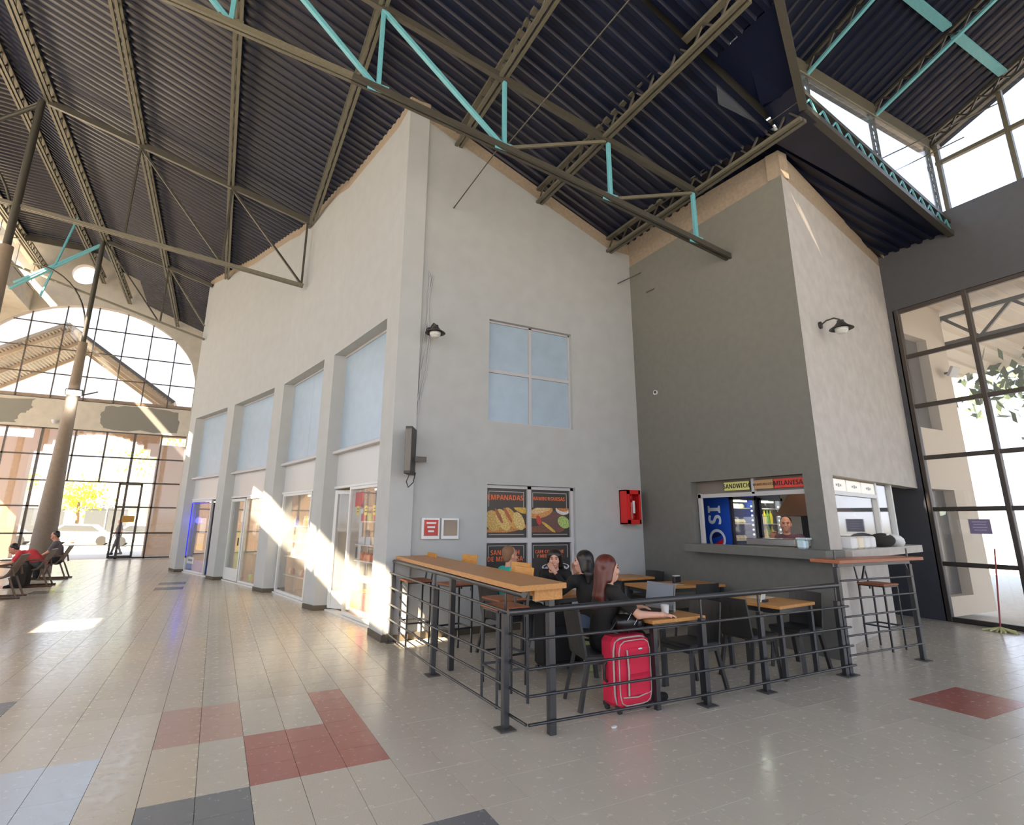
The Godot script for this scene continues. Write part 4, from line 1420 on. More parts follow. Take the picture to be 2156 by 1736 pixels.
	for q in 4:
		var c: String = ["green", "brown", "tan", "green"][q]
		put(box, "floor_carton", M["stock_" + c], "%s carton on the floor of the third shop window, %s from the left" % [c, ["first", "second", "third", "fourth"][q]], "box", "cartons in the third shop window", x, Vector3(1.45 + q * 0.3, 0.03, -0.5))
	var bn := thing("banner_stand", "green banner with a yellow top panel behind the third shop door", "banner", Vector3.ZERO)
	slab(bn, "green_sheet", x, Vector3(0.62, 0.75, -0.42), Vector3(0.62, 1.1, 0.012), M.stock_green)
	slab(bn, "yellow_panel", x, Vector3(0.72, 1.4, -0.42), Vector3(0.4, 0.2, 0.012), M.stock_yellow)
	slab(bn, "white_panel", x, Vector3(0.66, 1.72, -0.42), Vector3(0.5, 0.3, 0.012), M.white)
	slab(bn, "dark_figure", x, Vector3(0.74, 0.9, -0.41), Vector3(0.12, 0.5, 0.006), M.frame_dark)
	slab(bn, "foot", x, Vector3(0.62, 0.05, -0.42), Vector3(0.64, 0.1, 0.2), M.frame_grey)
	slab(bn, "post", x, Vector3(0.62, 0.95, -0.44), Vector3(0.02, 1.85, 0.02), M.frame_grey)
	# farthest shop: blue light strip round the pane, poster, dark base
	x = bay(3)
	var ne := thing("light_strip", "glowing blue light strip edging the farthest shop window", "lamp", Vector3.ZERO)
	var nm := glow("neon_blue", s3(40, 50, 255), 4.0)
	var b := MB.new()
	var pts := [x * Vector3(0.22, 0.5, -0.19), x * Vector3(0.22, 2.14, -0.19), x * Vector3(1.7, 2.14, -0.19)]
	b.tube(pts, 0.014, 8)
	obj("neon_tube", b, nm, ne)
	b = MB.new()
	b.tube([x * Vector3(0.22, 0.5, -0.2), x * Vector3(0.22, 0.44, -0.2)], 0.02, 8)
	obj("end_cap", b, M.frame_dark, ne)
	var ol := OmniLight3D.new()
	ol.name = "neon_light"
	ol.light_color = s3(60, 70, 255)
	ol.light_energy = 0.5
	ol.omni_range = 20.0
	ol.omni_attenuation = 2.0
	ol.light_size = 0.1
	ol.shadow_enabled = true
	ol.position = x * Vector3(0.4, 1.6, -0.1)
	ne.add_child(ol)
	var po := thing("window_display", "dark display panel with white posters and a blue foot in the farthest shop window", "display", Vector3.ZERO)
	slab(po, "panel", x, Vector3(0.98, 1.25, -0.34), Vector3(1.5, 1.7, 0.02), mat("panel_navy", s3(46, 42, 62), 0.5))
	slab(po, "white_poster", x, Vector3(1.05, 1.45, -0.32), Vector3(0.5, 0.45, 0.01), M.white)
	slab(po, "lower_poster", x, Vector3(0.98, 0.95, -0.32), Vector3(0.56, 0.5, 0.01), M.stock_cream)
	slab(po, "yellow_bar", x, Vector3(0.98, 0.82, -0.312), Vector3(0.5, 0.1, 0.006), M.stock_yellow)
	slab(po, "blue_foot", x, Vector3(0.98, 0.22, -0.32), Vector3(1.6, 0.38, 0.1), mat("foot_blue", s3(46, 84, 170), 0.4))
	slab(po, "label", x, Vector3(0.5, 0.38, -0.26), Vector3(0.6, 0.2, 0.006), M.white)
	slab(po, "label_print", x, Vector3(0.5, 0.38, -0.255), Vector3(0.36, 0.06, 0.004), M.frame_dark)
func kiosk():
	# the ledge that runs round the corner below the hatch
	var c := thing("counter_ledge", "dark grey painted ledge under the kiosk hatch", "counter")
	var b := MB.new()
	b.box(Vector3(7.46, 1.245, -0.39), Vector3(0.4, 0.12, 2.32), Basis(), 0.006)
	obj("slab", b, M.paint_dark, c)
	c = thing("counter_board", "pale concrete counter slab on the kiosk front, beside the corner", "counter")
	b = MB.new()
	hexa(b, DP(0.28) + Vector2(0.02, 0.16), DP(3.55) + Vector2(0.02, 0.16), Vector2(-0.1, -0.5), 1.19, 1.3, 1.3)
	obj("slab", b, M.concrete_light, c)
	# sign strip in the side hatch
	var h := struct("window_10")
	var y0 := 1.31
	b = MB.new()
	b.box(Vector3(7.66, 2.06, -0.56), Vector3(0.05, 0.06, 1.96))
	b.box(Vector3(7.66, 1.7, -1.5), Vector3(0.05, 0.8, 0.06))
	b.box(Vector3(7.66, 2.18, -0.46), Vector3(0.05, 0.24, 0.05))
	obj("frame", b, M.frame_grey, h)
	b = MB.new()
	b.box(Vector3(7.69, 2.18, -0.56), Vector3(0.01, 0.22, 1.94))
	obj("backing_pane", b, mat("smoke_grey", s3(120, 112, 104), 0.3), h)
	var ry := Basis(Vector3.UP, -PI / 2)
	var signs := [["SANDWICH", -0.745, 0.46, s3(226, 220, 130), s3(30, 30, 20), 0.092, "pale yellow SANDWICH sign in the strip above the kiosk hatch"], ["HAMBURGUESA", -0.26, 0.33, s3(190, 150, 104), s3(90, 60, 36), 0.05, "tan sign with brown lettering in the strip above the kiosk hatch"], ["MILANESA", 0.12, 0.46, s3(214, 64, 52), s3(50, 16, 18), 0.09, "red MILANESA sign in the strip above the kiosk hatch"]]
	for k in 3:
		var s: Array = signs[k]
		var t := thing("menu_sign", s[6], "sign", Vector3(7.63, 2.19, s[1]), -PI / 2, "kiosk strip signs")
		b = MB.new()
		b.box(Vector3.ZERO, Vector3(s[2], 0.13, 0.008), Basis(), 0.002)
		obj("board", b, mat("sign_board_%d" % k, s[3], 0.5), t)
		var tm := obj("lettering", text_mesh(s[0], s[5], 0.003, "Droid Sans", true), mat("sign_ink_%d" % k, s[4], 0.6), t)
		tm.position = Vector3(0, 0, 0.006)
	# room behind the hatches
	var r := struct("wall_kiosk_room")
	var tile := mat("kiosk_tile", s3(196, 188, 176), 0.35)
	b = MB.new()
	b.box(Vector3(9.8, 1.5, -2.7), Vector3(4.3, 3.0, 0.1))
	b.box(Vector3(9.7, 2.95, -1.6), Vector3(4.0, 0.1, 2.1))
	obj("lining", b, tile, r)
	b = MB.new()
	b.box(Vector3(9.8, 2.0, -2.62), Vector3(0.9, 1.2, 0.05))
	obj("dark_board", b, mat("board_brown", s3(70, 46, 36), 0.6), r)
	# two bottle fridges
	var lab := ["blue drinks fridge with a lit glass door and a white emblem on its side", "lit glass-door drinks fridge full of bottles, right of the blue one"]
	for k in 2:
		var f := thing("drinks_fridge", lab[k], "fridge", Vector3(8.42 + k * 0.70, 0.0, -1.62), 0.0, "kiosk fridges")
		var blue := mat("fridge_blue", s3(22, 66, 168), 0.35)
		var dark := mat("fridge_dark", s3(24, 26, 44), 0.4)
		b = MB.new()
		for r2 in [[Vector3(-0.31, 1.08, 0), Vector3(0.02, 2.1, 0.62)], [Vector3(0.31, 1.08, 0), Vector3(0.02, 2.1, 0.62)], [Vector3(0, 1.08, -0.3), Vector3(0.62, 2.1, 0.02)], [Vector3(0, 0.2, 0), Vector3(0.6, 0.38, 0.6)], [Vector3(0, 2.08, 0), Vector3(0.62, 0.1, 0.62)]]:
			b.box(r2[0], r2[1])
		obj("cabinet", b, blue if k == 0 else dark, f)
		b = MB.new()
		b.box(Vector3(0, 1.2, -0.27), Vector3(0.58, 1.7, 0.02))
		obj("lining", b, mat("fridge_lining", s3(212, 220, 204), 0.5), f)
		b = MB.new()
		for px in [-0.285, 0.285]:
			b.box(Vector3(px, 1.22, 0.33), Vector3(0.05, 1.68, 0.04))
		for py in [0.4, 2.04]:
			b.box(Vector3(0, py, 0.33), Vector3(0.62, 0.05, 0.04))
		obj("door_frame", b, dark, f)
		b = MB.new()
		b.box(Vector3(0, 1.22, 0.335), Vector3(0.52, 1.6, 0.008))
		obj("door_pane", b, M.glass, f)
		for y in [0.75, 1.05, 1.35, 1.62, 1.88]:
			b = MB.new()
			b.box(Vector3(0, y, 0.0), Vector3(0.56, 0.012, 0.5))
			obj("shelf", b, M.frame_white, f)
		b = MB.new()
		b.box(Vector3(0, 2.0, 0.2), Vector3(0.5, 0.03, 0.04))
		obj("lamp_tube", b, glow("fridge_glow", s3(240, 255, 226), 9.0), f)
		for n in 14:   # the row of small lamps down the door edge
			b = MB.new()
			b.ball(Vector3(0.245, 0.9 + n * 0.078, 0.30), Vector3.ONE * 0.017, Basis(), 8, 6)
			obj("led_bulb", b, glow("led_glow", s3(250, 255, 236), 7.0), f)
		var al := OmniLight3D.new()
		al.name = "fridge_light"
		al.light_energy = 0.9
		al.light_color = s3(240, 255, 226)
		al.omni_range = 20.0
		al.omni_attenuation = 2.0
		al.light_size = 0.1
		al.shadow_enabled = true
		al.position = Vector3(0, 1.93, 0.25)
		f.add_child(al)
		if k == 0:
			emblem(f)
	# what stands in the fridges
	var loaf := lathe_mesh([Vector2(0, 0), Vector2(0.05, 0.0), Vector2(0.065, 0.03), Vector2(0.04, 0.07), Vector2(0, 0.08)], 10)
	for row in 3:
		for q in 5:
			put(loaf, "wrapped_sandwich", mat("bread_pale", s3(236, 222, 186), 0.5), "pale wrapped sandwich on the %s shelf of the blue fridge, %s from the left" % [["lower", "middle", "upper"][row], ["first", "second", "third", "fourth", "fifth"][q]], "food", "sandwiches in the fridge", Transform3D(), Vector3(8.22 + q * 0.1, [1.356, 1.626, 1.886][row], -1.5), 0.0)
	var bt := lathe_mesh([Vector2(0, 0), Vector2(0.032, 0), Vector2(0.034, 0.14), Vector2(0.014, 0.19), Vector2(0.013, 0.23), Vector2(0, 0.23)], 10)
	for row in 3:
		for q in 6:
			var cn: String = [["brown", "black", "brown", "orange", "yellow", "yellow"], ["white", "orange", "gold", "yellow", "green", "yellow"], ["white", "gold", "white", "yellow", "green", "yellow"]][row][q]
			put(bt, "drink_bottle", M["stock_" + cn], "%s drink bottle on the %s shelf of the right fridge, %s from the left" % [cn, ["lower", "middle", "upper"][row], ["first", "second", "third", "fourth", "fifth", "sixth"][q]], "bottle", "bottles in the fridge", Transform3D(), Vector3(8.89 + q * 0.085, [1.056, 1.356, 1.626][row], -1.45), 0.0)
	# steel work counter and small things on the ledges
	var wc := thing("steel_counter", "stainless steel counter inside the kiosk hatch", "counter", Vector3(8.05, 0.0, -0.4))
	b = MB.new()
	b.box(Vector3(0, 1.36, 0), Vector3(0.5, 0.1, 0.8), Basis(), 0.008)
	obj("top", b, M.chrome, wc)
	b = MB.new()
	b.box(Vector3(0, 0.66, 0), Vector3(0.44, 1.3, 0.74))
	obj("carcass", b, mat("steel_brushed", s3(150, 142, 134), 0.4, 0.6), wc)
	var nd := thing("napkin_box", "pale blue-white napkin dispenser on the kiosk ledge by the corner", "dispenser", Vector3(7.44, 1.305, 0.36))
	b = MB.new()
	b.box(Vector3(0, 0.06, 0), Vector3(0.1, 0.12, 0.12), Basis(), 0.02)
	obj("case", b, mat("pale_blue", s3(206, 226, 230), 0.3), nd)
	b = MB.new()
	b.box(Vector3(0, 0.13, 0.02), Vector3(0.12, 0.025, 0.16), Basis(), 0.008)
	obj("cap", b, M.pale_blue, nd)
	var hood := thing("cooker_hood", "dark brown cooker hood hanging inside the kiosk", "hood", Vector3(9.2, 1.75, -0.55))
	b = MB.new()
	for q in 4:
		var a0 := TAU * (q + 0.5) / 4
		var a1 := TAU * (q + 1.5) / 4
		b.quad(Vector3(cos(a0) * 0.6, 0, sin(a0) * 0.6), Vector3(cos(a1) * 0.6, 0, sin(a1) * 0.6), Vector3(cos(a1) * 0.2, 0.6, sin(a1) * 0.2), Vector3(cos(a0) * 0.2, 0.6, sin(a0) * 0.2))
	obj("canopy", b, M.board_brown, hood)
	b = MB.new()
	b.box(Vector3(0, 0.9, 0), Vector3(0.28, 0.62, 0.28))
	obj("duct", b, M.board_brown, hood)
	# front hatch: posts, sign strip, things on the counter
	var fh := struct("window_11")
	b = MB.new()
	var th := -atan2(-0.998, 4.482)
	var xf := Transform3D(Basis(Vector3.UP, th), Vector3(DP(0).x, 0, DP(0).y))
	for s in [0.55, 2.5, 3.3]:
		b.box(xf * Vector3(s, 1.79, -0.12), Vector3(0.07, 0.98, 0.07), xf.basis)
	b.box(xf * Vector3(1.5, 2.06, -0.12), Vector3(1.95, 0.06, 0.07), xf.basis)
	obj("frame", b, M.frame_white, fh)
	for k in 3:
		var t := thing("menu_board", "white lit menu panel in the strip over the kiosk front hatch, %s from the corner" % ["first", "second", "third"][k], "sign", Vector3.ZERO, 0.0, "menu panels over the front hatch")
		slab(t, "panel", xf, Vector3(0.87 + k * 0.63, 2.17, -0.1), Vector3(0.58, 0.17, 0.02), glow("menu_glow", s3(255, 250, 236), 1.6), 0.004)
		for q in 3:
			slab(t, "print_line", xf, Vector3(0.8 + k * 0.63 + q * 0.08, 2.17, -0.088), Vector3(0.05, 0.03 + 0.02 * (q % 2), 0.004), mat("print_grey", s3(180, 176, 170), 0.6))
	slab(fh, "hatch_pane", xf, Vector3(1.5, 1.68, -0.13), Vector3(1.9, 0.72, 0.006), M.glass)
	slab(fh, "hatch_pane", xf, Vector3(2.9, 1.79, -0.13), Vector3(0.74, 0.94, 0.006), M.glass)
	for k in 4:
		put(box_mesh(Vector3(0.2, 0.16, 0.16), 0.02), "paper_packet", M.stock_white if k != 1 else M.stock_cream, ["first white paper packet on the kiosk front counter, by the corner", "cream paper packet on the kiosk front counter", "third pale packet on the kiosk front counter", "last pale packet on the kiosk counter, beside the black bag"][k], "packet", "packets on the kiosk counter", xf, Vector3(0.62 + k * 0.25, 1.3, 0.02))
	var bg := thing("counter_bag", "black bag with a white towel lying on the kiosk front counter", "bag", xf * Vector3(2.1, 1.3, 0.0), th)
	b = MB.new()
	b.ball(Vector3(0, 0.09, 0), Vector3(0.42, 0.11, 0.14), Basis(), 20, 10)
	obj("body", b, M.black_cloth, bg)
	b = MB.new()
	b.ball(Vector3(0.4, 0.08, 0.06), Vector3(0.17, 0.09, 0.13), Basis(Vector3(0, 0, 1), -0.4), 16, 8)
	obj("towel", b, M.white, bg)
	b = MB.new()
	b.box(Vector3(-0.02, 0.165, 0.09), Vector3(0.12, 0.04, 0.01))
	obj("patch", b, M.white, bg)
	var om := OmniLight3D.new()
	om.name = "kiosk_ceiling_light"
	om.light_energy = 5.0
	om.light_color = s3(255, 236, 206)
	om.omni_range = 30.0
	om.omni_attenuation = 2.0
	om.light_size = 0.2
	om.shadow_enabled = true
	var kl := thing("kiosk_lamp", "round white ceiling lamp inside the kiosk", "lamp", Vector3(8.8, 2.84, -0.4))
	b = MB.new()
	b.lathe([Vector2(0, 0), Vector2(0.14, 0.01), Vector2(0.16, 0.05), Vector2(0, 0.05)], 20)
	obj("lamp_disc", b, glow("lamp_glow", s3(255, 244, 226), 4.0), kl)
	om.position = Vector3(0, -0.06, 0)
	kl.add_child(om)
	# wall lamps
	wall_lamp("black-capped barn lamp with a clear globe on the pale kiosk front", xf * Vector3(0.73, 4.52, 0.0), th)
	# dome camera on the dark side
	var dc := thing("dome_camera", "tiny white dome camera high on the dark kiosk side", "camera", Vector3(7.518, 3.98, -2.227), -PI / 2)
	b = MB.new()
	b.lathe([Vector2(0.0, 0.0), Vector2(0.045, 0.0), Vector2(0.045, 0.03), Vector2(0, 0.03)], 16, Transform3D(Basis(Vector3(1, 0, 0), PI / 2), Vector3.ZERO))
	obj("base", b, M.white, dc)
	b = MB.new()
	b.ball(Vector3(0.02, 0, 0.04), Vector3.ONE * 0.025, Basis(), 10, 8)
	obj("lens", b, M.black_plastic, dc)

func emblem(f: Node3D):   # round emblem and letters, print on the fridge side
	var at := Transform3D(Basis(Vector3(0, 0, 1), Vector3(0, 1, 0), Vector3(-1, 0, 0)), Vector3(-0.322, 0, 0))
	var w := mat("print_white", s3(232, 236, 240), 0.4)
	var ring := MB.new()
	for k in 28:
		var a0 := TAU * k / 28
		var a1 := TAU * (k + 1) / 28
		var c := Vector3(0.02, 1.36, 0.0)
		ring.quad(at * (c + Vector3(cos(a0), sin(a0), 0) * 0.125), at * (c + Vector3(cos(a0), sin(a0), 0) * 0.17), at * (c + Vector3(cos(a1), sin(a1), 0) * 0.17), at * (c + Vector3(cos(a1), sin(a1), 0) * 0.125))
	obj("emblem_ring", ring, w, f)
	for h in 2:
		var poly := PackedVector2Array()
		for k in 17:
			var a: float = lerpf(0.5, PI - 0.2, k / 16.0) + (PI + 0.35 if h == 0 else 0.15)
			poly.append(Vector2(0.02, 1.36) + Vector2(cos(a), sin(a)) * 0.112)
		var b := MB.new()
		b.prism(poly, 0.002, at)
		obj("emblem_half", b, mat("emblem_red", s3(200, 30, 34), 0.4) if h == 0 else mat("emblem_navy", s3(20, 30, 80), 0.4), f)
	var t := obj("emblem_letters", text_mesh("SI", 0.36, 0.002, "Droid Sans", true), w, f)
	t.transform = at * Transform3D(Basis(Vector3(0, 0, 1), PI / 2), Vector3(0.0, 1.76, 0.002))

func wall_lamp(label: String, at: Vector3, turn: float):
	var t := thing("wall_lamp", label, "lamp", at, turn, "barn wall lamps")
	var b := MB.new()
	b.lathe([Vector2(0, 0), Vector2(0.055, 0), Vector2(0.055, 0.03), Vector2(0, 0.035)], 14, Transform3D(Basis(Vector3(1, 0, 0), PI / 2), Vector3.ZERO))
	obj("wall_plate", b, M.black_plastic, t)
	b = MB.new()
	b.tube([Vector3(0, 0, 0.02), Vector3(0, 0.05, 0.1), Vector3(0, 0.06, 0.2), Vector3(0, 0.02, 0.27), Vector3(0, -0.04, 0.28)], 0.012, 8)
	obj("arm", b, M.black_plastic, t)
	b = MB.new()
	b.lathe([Vector2(0.16, -0.13), Vector2(0.15, -0.12), Vector2(0.09, -0.08), Vector2(0.05, -0.03), Vector2(0.045, 0.0), Vector2(0, 0.01)], 20, Transform3D(Basis(), Vector3(0, 0, 0.28)))
	b.lathe([Vector2(0, -0.03), Vector2(0.045, -0.05), Vector2(0.085, -0.09), Vector2(0.155, -0.132)], 20, Transform3D(Basis(), Vector3(0, 0, 0.28)))
	obj("shade", b, M.black_plastic, t)
	b = MB.new()
	b.lathe([Vector2(0, -0.21), Vector2(0.05, -0.2), Vector2(0.085, -0.16), Vector2(0.09, -0.12), Vector2(0, -0.12)], 16, Transform3D(Basis(), Vector3(0, 0, 0.28)))
	obj("globe", b, mat("globe_glass", s3(226, 222, 210), 0.15), t)
func cafe():
	cafe_windows()
	railings()
	furniture()
	wall_things()
	small_things()

func poster_image(kind: int) -> ImageTexture:   # the printed food pictures
	var w := 240
	var h := 250
	var im := Image.create(w, h, false, Image.FORMAT_RGB8)
	im.fill(s3(34, 32, 33))
	var line := s3(190, 190, 190)
	im.fill_rect(Rect2i(14, 14, w - 28, 3), line)
	im.fill_rect(Rect2i(14, 14, 3, 80), line)
	im.fill_rect(Rect2i(w - 17, 14, 3, 80), line)
	im.fill_rect(Rect2i(14, h - 17, w - 28, 3), line)
	var f := FastNoiseLite.new()
	f.seed = 70 + kind
	f.frequency = 0.05
	var shapes := []   # x, y, half width, half height, tilt, colour
	if kind == 0:
		shapes = [[120, 205, 130, 18, -0.12, s3(196, 130, 60)], [40, 165, 44, 55, -0.5, s3(206, 168, 88)], [100, 160, 34, 62, -0.55, s3(224, 190, 110)], [150, 150, 30, 62, -0.6, s3(214, 160, 80)], [195, 165, 30, 50, -0.5, s3(228, 196, 120)], [210, 105, 50, 18, 0.3, s3(214, 170, 70)], [75, 140, 10, 44, -0.55, s3(150, 80, 40)], [128, 135, 9, 46, -0.6, s3(170, 90, 44)]]
	elif kind == 1:
		shapes = [[90, 210, 120, 26, -0.05, s3(110, 66, 50)], [140, 160, 84, 50, 0.0, s3(92, 62, 62)], [62, 118, 76, 30, -0.22, s3(214, 150, 84)], [62, 106, 60, 16, -0.22, s3(236, 196, 140)], [200, 100, 46, 30, 0.1, s3(228, 222, 214)], [200, 92, 40, 20, 0.1, s3(196, 124, 66)], [205, 170, 40, 30, 0.5, s3(172, 196, 110)], [50, 160, 14, 26, -0.3, s3(196, 60, 48)], [110, 196, 50, 8, 0.6, s3(222, 180, 70)]]
	elif kind == 2:
		shapes = [[120, 190, 110, 44, 0.0, s3(120, 140, 120)], [150, 170, 70, 30, -0.2, s3(206, 160, 100)], [90, 180, 60, 24, 0.2, s3(176, 100, 70)]]
	else:
		shapes = [[150, 150, 84, 26, 0.0, s3(226, 226, 226)], [150, 148, 74, 20, 0.0, s3(40, 36, 36)], [150, 156, 66, 16, 0.0, s3(206, 206, 208)], [170, 190, 60, 40, 0.2, s3(96, 70, 66)], [190, 200, 26, 32, 0.0, s3(176, 190, 196)], [110, 200, 16, 60, -0.7, s3(214, 216, 218)]]
	for s in shapes:
		var ca: float = cos(s[4])
		var sa: float = sin(s[4])
		for y in range(maxi(95, int(s[1] - s[3] - s[2])), mini(h - 26, int(s[1] + s[3] + s[2]))):
			for x in range(maxi(2, int(s[0] - s[2] - s[3])), mini(w - 2, int(s[0] + s[2] + s[3]))):
				var dx: float = x - s[0]
				var dy: float = y - s[1]
				var u: float = (dx * ca + dy * sa) / s[2]
				var v: float = (-dx * sa + dy * ca) / s[3]
				if u * u + v * v < 1.0:
					var k := 0.92 + 0.3 * f.get_noise_2d(x * 2.0, y * 2.0)
					var c: Color = s[5]
					im.set_pixel(x, y, Color(c.r * k, c.g * k, c.b * k))
	return ImageTexture.create_from_image(im)

func cafe_windows():
	var w := struct("window_12")
	var z := -2.87
	var fr := MB.new()
	fr.box(Vector3(5.17, 4.13, z), Vector3(0.055, 1.79, 0.05))
	fr.box(Vector3(5.17, 4.13, z), Vector3(1.7, 0.055, 0.049))
	for x in [4.335, 6.005]:
		fr.box(Vector3(x, 4.13, z), Vector3(0.03, 1.79, 0.05))
	for y in [3.25, 5.015]:
		fr.box(Vector3(5.17, y, z), Vector3(1.7, 0.03, 0.05))
	obj("frame", fr, M.frame_grey, w)
	for x in [4.745, 5.595]:
		for y in [3.68, 4.58]:
			var b := MB.new()
			b.box(Vector3(x, y, z - 0.01), Vector3(0.8, 0.85, 0.012))
			obj("frosted_pane", b, M.frosted, w)
	w = struct("window_13")
	fr = MB.new()
	fr.box(Vector3(5.13, 1.415, z + 0.02), Vector3(0.075, 1.59, 0.05))
	fr.box(Vector3(5.17, 1.335, z + 0.02), Vector3(1.7, 0.08, 0.049))
	fr.box(Vector3(5.985, 1.415, z + 0.02), Vector3(0.06, 1.59, 0.05))
	fr.box(Vector3(5.17, 2.18, z + 0.02), Vector3(1.7, 0.05, 0.05))
	obj("frame", fr, M.frame_grey, w)
	var backing := MB.new()
	backing.box(Vector3(5.17, 1.415, z - 0.03), Vector3(1.7, 1.6, 0.02))
	obj("backing_board", backing, M.dim_board, w)
	var texts := [["EMPANADAS"], ["HAMBURGUESAS"], ["SANDWICH", "DE MILANESA"], ["CAFE CON LECHE", "Y MEDIALUNAS"]]
	var labs := ["EMPANADAS poster with golden pasties on the cafe wall", "HAMBURGUESAS poster with a burger on the cafe wall", "SANDWICH DE MILANESA poster behind the seated man", "coffee and pastry poster behind the dark-haired woman"]
	for k in 4:
		var xc: float = [4.72, 5.56][k % 2]
		var yc: float = [1.765, 0.965][k / 2]
		var wd: float = [0.74, 0.78][k % 2]
		var hg: float = [0.78, 0.65][k / 2]
		var t := thing("food_poster", labs[k], "poster", Vector3(xc, yc, z), 0.0, "food posters")
		var m := mat("poster_%d" % k, Color(1, 1, 1), 0.45)
		m.albedo_texture = poster_image(k)
		var b := MB.new()
		b.quad(Vector3(-wd / 2, -hg / 2, 0.004), Vector3(wd / 2, -hg / 2, 0.004), Vector3(wd / 2, hg / 2, 0.004), Vector3(-wd / 2, hg / 2, 0.004))
		b.quad(Vector3(wd / 2, -hg / 2, -0.01), Vector3(-wd / 2, -hg / 2, -0.01), Vector3(-wd / 2, hg / 2, -0.01), Vector3(wd / 2, hg / 2, -0.01))
		obj("print", b, m, t)
		for q in texts[k].size():
			var s: String = texts[k][q]
			var size := 0.112 if k == 0 else (0.082 if k == 1 else (0.1 if k == 2 else 0.07))
			var tm := obj("lettering", text_mesh(s, size, 0.002, "Droid Sans", true), mat("ink_orange", s3(226, 110, 62), 0.6), t)
			tm.position = Vector3(-0.02, hg * 0.5 - 0.145 - q * size * 0.98, 0.007)

func post(parent: Node3D, at: Vector3, h: float, called := "post"):
	var b := MB.new()
	b.box(at + Vector3(0, h / 2, 0), Vector3(0.055, h, 0.055), Basis(), 0.005)
	obj(called, b, M.rail, parent)
	b = MB.new()
	b.box(at + Vector3(0, 0.005, 0), Vector3(0.14, 0.01, 0.14))
	obj("base_plate", b, mat("plate", s3(78, 76, 74), 0.6), parent)
	b = MB.new()
	b.tube([at + Vector3(0, h, 0), at + Vector3(0, h + 0.19, 0)], 0.011, 8)
	obj("spigot", b, M.rail, parent)

func railings():
	var hs := [0.107, 0.306, 0.499, 0.718]
	var r := thing("side_railing", "black tubular railing under the long bar table, beside the shop wall", "railing")
	for p in [Vector3(2.835, 0, -2.71), Vector3(2.795, 0, -0.95), Vector3(2.775, 0, 0.78)]:
		post(r, p, 0.88)
	for h in hs + [0.915]:
		var b := MB.new()
		var e := Vector3(2.815, h, 1.05) if h < 0.9 else Vector3(2.70, h, 0.98)
		b.tube([Vector3(2.80, h, -2.75), Vector3(2.76, h, -0.95), e], 0.0115, 10)
		obj("rail", b, M.rail, r)
	var hb := MB.new()
	hb.tube([Vector3(2.84, 1.068, -2.72), Vector3(2.80, 1.066, -0.95), Vector3(2.76, 1.062, 1.12)], 0.026, 14)
	obj("handrail", hb, M.rail, r)
	r = thing("front_railing", "black tubular railing along the front of the cafe terrace", "railing")
	for p in [Vector3(4.72, 0, 1.085), Vector3(5.57, 0, 1.06), Vector3(6.88, 0, 1.06)]:
		post(r, p, 0.75 if p.x < 6 else 0.78)
	for h in hs:
		var b := MB.new()
		b.tube([Vector3(2.83, h, 1.065), Vector3(4.7, h, 1.125), Vector3(7.02, h, 1.10)], 0.0115, 10)
		obj("rail", b, M.rail, r)
	hb = MB.new()
	hb.tube([Vector3(2.66, 0.925, 1.04), Vector3(4.72, 0.94, 1.085), Vector3(6.93, 0.945, 1.06)], 0.026, 14)
	obj("handrail", hb, M.rail, r)
	# long bar table along the side railing
	var t := thing("bar_table", "long wooden bar table on black posts running out from the cafe wall", "table")
	var b2 := MB.new()
	b2.prism(PackedVector2Array([Vector2(2.87, 2.76), Vector2(3.42, 2.76), Vector2(3.16, -1.13), Vector2(2.68, -1.2)]), 0.042, Transform3D(Basis(Vector3(1, 0, 0), Vector3(0, 0, -1), Vector3(0, 1, 0)), Vector3(0, 1.095, 0)))
	obj("tabletop", b2, M.wood, t)
	b2 = MB.new()
	b2.bar(Vector3(3.33, 1.05, -2.7), Vector3(3.13, 1.05, 1.08), 0.04, 0.085)
	obj("apron", b2, M.wood, t)
	b2 = MB.new()
	b2.bar(Vector3(3.12, 1.05, 1.08), Vector3(2.86, 1.05, 1.1), 0.03, 0.085)
	obj("apron", b2, M.wood, t)
	for p in [Vector3(3.05, 0, -1.05), Vector3(3.06, 0, 1.03)]:
		var lb := MB.new()
		lb.box(p + Vector3(0, 0.545, 0), Vector3(0.06, 1.09, 0.06), Basis(), 0.004)
		obj("leg", lb, M.rail, t)
	# high table at the kiosk end
	t = thing("high_table", "wooden high table with a black barred end panel beside the kiosk", "table")
	b2 = MB.new()
	b2.box(Vector3(7.84, 1.20, 0.94), Vector3(1.8, 0.04, 0.36), Basis(), 0.004)
	obj("tabletop", b2, M.wood_red, t)
	b2 = MB.new()
	b2.box(Vector3(7.7, 1.16, 1.07), Vector3(1.52, 0.035, 0.04))
	obj("top_rail", b2, M.rail, t)
	post(t, Vector3(8.46, 0, 1.07), 1.14, "leg")
	post(t, Vector3(6.97, 0, 1.05), 1.14, "leg")
	for h in [0.99, 0.79, 0.6, 0.4, 0.2]:
		var b := MB.new()
		b.tube([Vector3(6.97, h, 1.075), Vector3(8.47, h, 1.095)], 0.011, 8)
		obj("rail", b, M.rail, t)
	for s in [[7.5, 7.42], [8.38, 8.46]]:
		var b := MB.new()
		b.bar(Vector3(s[0], 1.14, 1.07), Vector3(s[1], 0.99, 1.07), 0.02, 0.02)
		obj("brace", b, M.rail, t)

